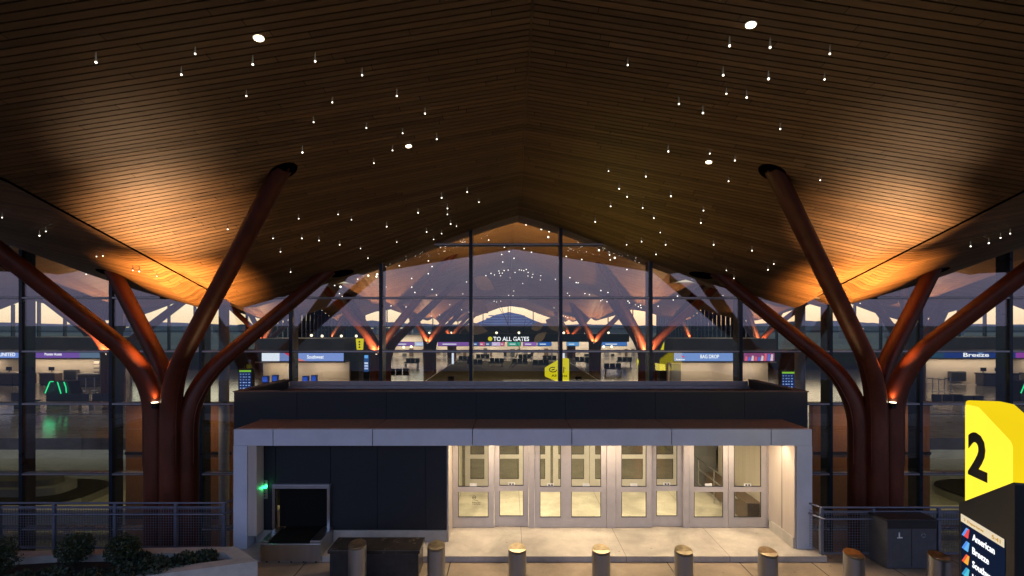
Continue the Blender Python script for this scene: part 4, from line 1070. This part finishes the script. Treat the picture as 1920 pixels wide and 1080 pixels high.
# person in a hi-vis vest on a ladder
def person(loc, label):
    t = thing('person', label, 'person', loc)
    me = bpy.data.meshes.new('body'); 
    J = {'pel':(0,0,.95,.13),'waist':(0,.0,1.08,.12),'chest':(0,-.02,1.32,.15),'neck':(0,-.02,1.50,.06),'head':(0,-.03,1.62,.085),'crown':(0,-.02,1.73,.07),
         'hl':(-.10,0,.90,.10),'kl':(-.11,-.03,.50,.07),'al':(-.11,.02,.10,.05),'tl':(-.12,-.14,.04,.045),'hr':(.10,0,.90,.10),'kr':(.12,-.05,.50,.07),'ar':(.12,.0,.10,.05),'tr':(.13,-.15,.04,.045),
         'sl':(-.20,-.01,1.42,.07),'el':(-.27,-.10,1.18,.05),'wl':(-.20,-.30,1.30,.035),'fl':(-.18,-.38,1.33,.03),'sr':(.20,-.01,1.42,.07),'er':(.30,-.06,1.20,.05),'wr':(.26,-.26,1.12,.035),'fr':(.25,-.34,1.12,.03)}
    K = list(J); E = [('pel','waist'),('waist','chest'),('chest','neck'),('neck','head'),('head','crown'),('pel','hl'),('hl','kl'),('kl','al'),('al','tl'),('pel','hr'),('hr','kr'),('kr','ar'),('ar','tr'),('chest','sl'),('sl','el'),('el','wl'),('wl','fl'),('chest','sr'),('sr','er'),('er','wr'),('wr','fr')]
    me.from_pydata([J[k][:3] for k in K],[(K.index(a),K.index(b)) for a,b in E],[])
    o = bpy.data.objects.new('body', me); col.objects.link(o)
    o.modifiers.new('skin','SKIN'); o.modifiers.new('sub','SUBSURF').levels = 1
    for i,k in enumerate(K):
        me.skin_vertices[0].data[i].radius = (J[k][3],J[k][3]*.85)
    me.skin_vertices[0].data[0].use_root = True
    dg = bpy.context.evaluated_depsgraph_get(); dg.update()
    m2 = bpy.data.meshes.new_from_object(o.evaluated_get(dg)); bpy.data.objects.remove(o, do_unlink=True)
    dk = mat('dark_trousers', (.03,.035,.06), .8); skn = mat('skin', (.38,.22,.15), .6)
    m2.materials.clear(); m2.materials.append(dk); m2.materials.append(skn)
    for p in m2.polygons:
        c = p.center
        p.material_index = 1 if (c.z > 1.47 and abs(c.x) < .12) or (c.y < -.24 and c.z > 1.) else 0
        p.use_smooth = True
    b = bpy.data.objects.new('body', m2); col.objects.link(b); b.parent = t
    mb = MB(); rg = []
    for z,rx,ry in ((.98,.19,.15),(1.15,.18,.145),(1.32,.215,.165),(1.44,.20,.12)):
        rg.append([(rx*math.cos(a),-.01+ry*math.sin(a),z) for a in [i*2*math.pi/16 for i in range(16)]])
    for r_ in rg: mb.v += r_
    mb.f = [(j*16+i,j*16+(i+1)%16,(j+1)*16+(i+1)%16,(j+1)*16+i) for j in range(3) for i in range(16)]
    mb.build('safety_vest', mat('hi_vis_yellow', (.62,.70,.05), .6), t, smooth=True)
    MB().ball((0,-.02,1.70),(.105,.12,.09),12,8).build('hard_hat', mat('blue_hat', (.10,.25,.6), .4), t, smooth=True)
    return t
Yp = 36.5; xp = px(484,Yp)
person((xp,Yp-1.2,.62),'person in a yellow hi-vis vest and dark trousers standing on a small ladder')
t = thing('step_ladder', 'small pale step ladder under the person in the yellow vest', 'ladder', (xp,Yp-1.2,0))
for s in (-1,1):
    MB().tube([(s*.28,-.42,0),(s*.2,-.1,1.2)],.022,6).build('rail', STEEL, t); MB().tube([(s*.26,.42,0),(s*.2,.12,.66)],.02,6).build('rail', STEEL, t)
for z in (.2,.4,.6): MB().box(-.25,.25,-.38+z*.27,-.16+z*.38,z-.025,z+.01).build('tread', STEEL, t)

# far glazed walls
SILL = 2.2
def wall_y(y, x0, x1, sill, label, nm, spm, step, wid=.14):
    fw = thing('window_wall', label, 'window wall', (0,y,0), 'far window walls')
    if spm is not None: MB().box(x0,x1,0,.4,0,sill-.001).build('spandrel', spm, fw)
    n = max(1,round((x1-x0)/step)); st = (x1-x0)/n
    for i in range(n+1):
        x = x0+i*st; MB().box(x-wid/2,x+wid/2,-.1,.25,sill,ceil_z(x,y)+.05).build('mullion', MULL, fw)
    for z in (4.25,):
        if z > sill: MB().box(x0,x1,-.06,.1,z-.05,z+.05).build('transom', MULL, fw)
    pts = [(x0+(x1-x0)*i/60, ceil_z(x0+(x1-x0)*i/60,y)+.05) for i in range(61)]
    MB().prism_y([(x0,sill),(x1,sill)]+pts[::-1],.1,.12).build('glass_pane', FARGLASS, fw)
def wall_x(x, y0, y1, label):
    fw = thing('window_wall', label, 'window wall', (x,0,0), 'far window walls')
    s_ = 1 if x > 0 else -1
    MB().box(0,s_*.4,y0,y1,0,SILL-.001).build('spandrel', GREYD, fw)
    n = 26
    for i in range(n+1):
        y = y0+(y1-y0)*i/n; MB().box(s_*-.25,s_*.2,y-.07,y+.07,SILL,ceil_z(x,y)+.05).build('fin', MULL, fw)
    MB().box(s_*-.05,s_*.1,y0,y1,4.2,4.3).build('transom', MULL, fw)
    mb = MB(); m = 40
    top = [(y0+(y1-y0)*i/m, ceil_z(x,y0+(y1-y0)*i/m)+.05) for i in range(m+1)]
    out = [(y0,SILL),(y1,SILL)]+top[::-1]; k = len(out)
    mb.v = [(s_*.05,y,z) for y,z in out]+[(s_*.07,y,z) for y,z in out]
    mb.f = [tuple(range(k)),tuple(range(2*k-1,k-1,-1))]+[((i+1)%k,i,i+k,(i+1)%k+k) for i in range(k)]
    mb.build('glass_pane', FARGLASS, fw)
wall_y(YW,-112,-XW-.25,SILL,'wide glazed wall closing the left wing of the hall against the dawn sky',0,GREYD,2.9)
wall_y(YW,XW+.25,112,SILL,'wide glazed wall closing the right wing of the hall against the dawn sky',0,GREYD,2.9)
wall_x(-XW,YW,YB,'finned window wall left of the deep central hall, seen at a sharp angle')
wall_x(XW,YW,YB,'finned window wall right of the deep central hall, seen at a sharp angle')
wall_y(YB,-XW,-14.2,SILL,'arched end window left of the far central wall',0,GREYD,4.4)
wall_y(YB,13.2,XW,SILL,'arched end window right of the far central wall',0,GREYD,4.4)
wall_y(YB,-14.19,13.19,4.85,'low central end window above the tan wall, blue glass beyond',0,TAN,4.5)
# building with blue glass beyond
bb = thing('glass_building', 'blue glazed building seen through the far central window', 'building', (0,150,0))
Yg = 150.
MB().prism_y([(X(888),-6),(X(1022),-6),(X(1022),Z(608)),(X(1000),Z(600)),(X(978),Z(590)),(X(955),Z(585)),(X(930),Z(590)),(X(908),Z(600)),(X(888),Z(608))],0,20).build('facade', mat('blue_facade', (.06,.22,.46), .3), bb)
for v in (592,597,602,607): MB().box(X(900+ (610-v)*.9),X(1000-(610-v)*.9),-.4,-.02,Z(v+.9),Z(v-.9)).build('floor_band', mat('band_blue', (.25,.45,.62), .4), bb)
# town lights and low buildings
rr = random.Random(21); hb = None
for i in range(12):
    u = rr.choice((rr.uniform(60,380),rr.uniform(1560,1900),rr.uniform(660,760))); Y_ = rr.uniform(380,600)
    w, h = rr.uniform(6,16), rr.uniform(3,6)
    side = 'left' if u < 500 else ('right' if u > 1400 else 'centre')
    t = thing('distant_building', f'tiny low pale building on the airfield horizon, {side}', 'building', (px(u,Y_),Y_,-6.3), f'low buildings on the horizon {side}')
    MB().box(-w/2,w/2,0,w*.6,0,h+6).build('block', GREYW, t); MB().box(-w*.3,w*.3,-.1,-.02,h+3.4,h+4.2).build('lit_window', emit('town_window', (1,.8,.5), 1.0, False), t)

# ------------------------------------------------------------------ lower level seen below the hall floor
def carousel(x, y, label):
    t = thing('baggage_carousel', label, 'carousel', (x,y,-5.5), 'baggage carousels on the lower level')
    def oval(a,b,z0,z1,nn=28):
        return MB().prism_z([(a*math.copysign(abs(math.cos(q))**.5,math.cos(q)), b*math.copysign(abs(math.sin(q))**.6,math.sin(q))) for q in [i*2*math.pi/nn for i in range(nn)]],z0,z1)
    oval(6,2.4,0,.4).build('skirt', STEEL, t); oval(5.9,2.3,.402,.5).build('belt', RUBBER, t); oval(4.4,1.2,.502,.95).build('island', GREYW, t); oval(3.8,.8,.952,1.3).build('hood', GREYD, t)
    return t
c0 = carousel(-15,29,'baggage carousel on the lower level nearest the left column')
for x,y,l in ((-31,29,'baggage carousel on the lower level at the far left'),(-22,38,'baggage carousel on the lower level further back, left'),(17,29,'baggage carousel on the lower level nearest the right column'),(32,29,'baggage carousel on the lower level at the far right')): dup(c0,(x,y,-5.5),l)
def esc(x0, label):
    t = thing('escalator', label, 'escalator', (x0,0,0), 'escalators to the lower level')
    s = 1 if x0 > 0 else -1
    A, B = Vector((0,21.2,0)), Vector((s*-9.5,20.2,-5.5))
    for dy in (-.6,.6):
        p = [A+Vector((0,dy,.95)), B+Vector((0,dy,.95))]
        MB().tube(p,.05,8).build('handrail', BLACK, t)
        q = A+Vector((0,dy,0)); w = B+Vector((0,dy,0))
        MB().add([q+Vector((0,-.02,-.3)),w+Vector((0,-.02,-.3)),w+Vector((0,-.02,.9)),q+Vector((0,-.02,.9)),q+Vector((0,.02,-.3)),w+Vector((0,.02,-.3)),w+Vector((0,.02,.9)),q+Vector((0,.02,.9))],[(0,1,2,3),(7,6,5,4),(0,4,5,1),(3,2,6,7),(0,3,7,4),(1,5,6,2)]).build('balustrade', STEEL, t)
    mb = MB(); n = 22
    for i in range(n):
        p = A.lerp(B,(i+.5)/n); mb.box(p.x-.22,p.x+.22,p.y-.55,p.y+.55,p.z-.2,p.z)
    mb.build('steps', RUBBER, t)
    return t
esc(-33.,'left escalator going down to the lower level behind the glass'); esc(33.,'right escalator going down to the lower level behind the glass')
for (a,b,lab) in ((-30,-8.2,'pale low counter wall on the lower level, left of the entrance'),(8.4,30,'pale low counter wall on the lower level, right of the entrance')):
    t = thing('baggage_desk', lab, 'desk', (0,24.,-5.5), 'pale desks on the lower level')
    MB().box(a,b,0,.5,.5,1.1).build('front', mat('desk_pale', (.42,.44,.40), .5), t); MB().box(a-.05,b+.05,-.05,.6,1.102,1.25).build('top', CREAM, t)
    nn = 7
    for i in range(nn):
        x = a+1.2+i*(b-a-2.4)/(nn-1); MB().box(x-.2,x+.2,.1,.45,0,.498).build('pier', CREAM, t)
for sx_ in (-1,1):
    t = thing('glass_balustrade', 'glass balustrade along the edge of the hall floor, '+('left' if sx_ < 0 else 'right')+' of the entrance', 'balustrade', (0,21.,0), 'glass balustrades')
    a, b = (7.2,60) if sx_ > 0 else (-60,-7.2)
    MB().box(a,b,.03,.045,.02,1.0).build('glass', FARGLASS, t); MB().tube([(a,.04,1.03),(b,.04,1.03)],.022,8).build('top_rail', STEEL, t)
for a,b,sd_ in ((-14.4,-10.5,'left'),(10.9,15.2,'right')):
    t = thing('timber_wall', f'warm timber clad wall just inside the glass behind the {sd_} column', 'wall', (0,17.8,0), 'timber clad walls')
    MB().box(a,b,0,.25,-5.5,1.95).build('cladding', mat('timber_clad', (.36,.15,.05), .55, var=.3, stretch=(8,8,.5)), t)
    MB().box(a,b,-.05,-.002,.15,.25).box(a,b,-.05,-.002,-2.2,-2.1).build('rail', BLACK, t)
    MB().box(a-.05,b+.05,-.06,.31,1.952,2.02).build('coping', BLACK, t)
    lamp('AREA','timber_fill',((a+b)/2,16.9,1.9),26,(1,.66,.36),3,sy=.2,target=((a+b)/2,17.7,-1.5))  # added fill light so the timber wall shows, no fitting here
# round concrete posts just inside the glass
for u,y,lab in ((420,17.5,'plain grey round post inside the glass right of the left column'),(1500,17.5,'plain grey round post inside the glass left of the right column')):
    t = thing('round_post', lab, 'post', (px(u,y),y,0), 'grey round posts inside the glass')
    MB().cyl(0,0,-5.5,ceil_z(px(u,y),y)-.0,.17,20).build('shaft', mat('grey_post', (.35,.36,.37), .5), t, smooth=True)
    MB().cyl(0,0,-5.5,-5.35,.26,20).build('base', STEEL, t, smooth=True)

# ------------------------------------------------------------------ light
def uplight(x, y, s, a, b, c_):
    p = (x+s*.02,y-1.0,3.7)
    lamp('SPOT','column_uplight',p,4200,(1,.45,.14),.2,72,1.,hit_ceiling(*a))
    lamp('SPOT','column_flood',p,2300,(1,.53,.23),.2,52,1.,hit_ceiling(*b))
    lamp('SPOT','column_long_flood',p,420,(1,.64,.36),.2,28,1.,hit_ceiling(*c_))
    lamp('SPOT','ridge_fill',(x+s*1.1,y-.9,3.2),100,(1,.62,.30),.4,110,1.,(0,8.6,8.8))  # added fill spot without a fitting, lifts the dim middle of the canopy
    lamp('SPOT','fork_glow',(x-s*.14,y-.40,3.08),26,(1,.40,.14),.04,110,1.,(x-s*.14,y-.40,6))
uplight(-8.85,12.3,1,(345,520),(310,430),(265,305)); uplight(9.0,12.3,-1,(1608,520),(1646,440),(1690,316))
for Y,p in ((32.3,380),(52.3,380),(72.3,420)):
    for X_ in (-44.5,-26.7,-8.9,8.9,26.7,44.5):
        if abs(X_) > 30 and Y > 50: continue
        lamp('SPOT','inner_uplight',(X_-.12,Y-.78,3.0),p*(3.6 if Y < 40 else 2.6),(1,.55,.26),.06,125,.8,(X_,Y-.5,7))
for Y in (24.,42.,62.):
    for X_ in (-35.6,-17.8,0,17.8,35.6):
        lamp('SPOT','hall_downlight',(X_,Y,ceil_z(X_,Y)-.15),1500 if X_ == 0 else 1000,(1,.80,.56),.1,125,.6,(X_,Y,0))
for s_,p in ((-1,5200),(1,2300)): lamp('SPOT','inner_fill',(s_*4.6,19.0,3.2),p,(1,.60,.24),.1,72,1.,(s_*1.4,24,9.6))  # added unseen spots, no fittings, to warm the hall ceiling
lamp('SPOT','roof_glow',(1.6,13.5,3.1),150,(1,.80,.16),.15,74,1.,(2.9,12.0,8))
# entrance recess and lobby
for x,p in ((-.6,42),(2.1,42),(4.8,42)):
    lamp('AREA','recess_lamp',(x,11.08,2.405),p*2.1,(1,.76,.50),1.5,sy=.3,target=(x,10.5,0))
lamp('SPOT','wall_washer',(5.78,10.95,2.40),34,(1,.80,.58),.03,80,.7,(5.98,11.05,.3))
for x in (.2,3.4):
    lamp('AREA','lobby_lamp',(x,13.2,2.40),105,(1,.84,.56),1.6,sy=1.2,target=(x,13.2,0))
lamp('AREA','bridge_lamp',(1.5,17.5,3.6),120,(1,.86,.60),4,sy=3,target=(1.5,17.5,0))
for x in (-36,-22,-12,12,22,36):
    lamp('AREA','lower_level_lamp',(x,28,-.7),150,(1,.86,.42),6,sy=6,target=(x,28,-5))

# sky and sun
w = bpy.data.worlds.new('World'); scn.world = w; w.use_nodes = True
n = w.node_tree.nodes; l = w.node_tree.links; n.clear()
out = N(n,'ShaderNodeOutputWorld'); bg = N(n,'ShaderNodeBackground'); sk = N(n,'ShaderNodeTexSky')
sk.sky_type = 'NISHITA'; sk.sun_disc = False; sk.sun_elevation = R(1.5); sk.sun_rotation = R(20); sk.air_density = 1.4; sk.dust_density = 2.5; sk.ozone_density = 2.0
l.new(sk.outputs[0], bg.inputs[0]); bg.inputs[1].default_value = .12
tc = N(n,'ShaderNodeTexCoord'); sp = N(n,'ShaderNodeSeparateXYZ'); l.new(tc.outputs['Generated'], sp.inputs[0])
def ramp(sock, lo, hi, stops):
    mr = N(n,'ShaderNodeMapRange'); mr.inputs['From Min'].default_value = lo; mr.inputs['From Max'].default_value = hi
    l.new(sock, mr.inputs[0]); cr = N(n,'ShaderNodeValToRGB'); e = cr.color_ramp.elements
    while len(e) < len(stops): e.new(.5)
    for k,(p,c_) in zip(e, stops): k.position = p; k.color = (*c_,1)
    l.new(mr.outputs[0], cr.inputs[0]); return cr.outputs[0], mr.outputs[0]
dawn,_ = ramp(sp.outputs[2], -.05, .6, [(0,(.70,.40,.20)),(.08,(1.45,1.02,.56)),(.2,(1.75,1.62,1.08)),(.5,(.55,.60,.66)),(1,(.20,.27,.46))])
dusk,_ = ramp(sp.outputs[2], -.05, .6, [(0,(.05,.07,.15)),(.08,(.42,.40,.60)),(.28,(.54,.50,.72)),(.55,(.42,.60,1.12)),(1,(.26,.44,.90))])
_,fy = ramp(sp.outputs[1], -.5, .6, [(0,(0,0,0)),(1,(1,1,1))])
mx = N(n,'ShaderNodeMix', data_type='RGBA'); l.new(fy, mx.inputs[0]); l.new(dusk, mx.inputs[6]); l.new(dawn, mx.inputs[7])
b2 = N(n,'ShaderNodeBackground'); b2.inputs[1].default_value = 1.0; l.new(mx.outputs[2], b2.inputs[0])
ads = N(n,'ShaderNodeAddShader'); l.new(bg.outputs[0], ads.inputs[0]); l.new(b2.outputs[0], ads.inputs[1]); l.new(ads.outputs[0], out.inputs[0])
sd = bpy.data.lights.new('sun','SUN'); sd.energy = .05; sd.angle = R(.5); sd.color = (1,.72,.45)
so = bpy.data.objects.new('sun', sd); col.objects.link(so)
dirv = Vector((math.sin(R(20))*math.cos(R(1.5)), math.cos(R(20))*math.cos(R(1.5)), math.sin(R(1.5))))
so.rotation_euler = dirv.to_track_quat('Z','Y').to_euler(); so.location = (20,60,40)

# camera
cd = bpy.data.cameras.new('camera'); cam = bpy.data.objects.new('camera', cd); col.objects.link(cam)
cam.location = (CX,0,CZ); cam.rotation_euler = (R(90),0,0)
cd.sensor_width = 36; cd.lens = 36*F/1920; cd.shift_x = (960-U0)/1920; cd.shift_y = (V0-540)/1920
cd.clip_start = .05; cd.clip_end = 12000
scn.camera = cam
scn.view_settings.view_transform = 'Standard'; scn.view_settings.look = 'None'; scn.view_settings.exposure = 0; scn.view_settings.gamma = 1
c = scn.cycles
c.max_bounces = 7; c.diffuse_bounces = 3; c.glossy_bounces = 4; c.transmission_bounces = 4; c.transparent_max_bounces = 28
c.caustics_reflective = False; c.caustics_refractive = False; c.sample_clamp_indirect = 2.5
c.use_denoising = True
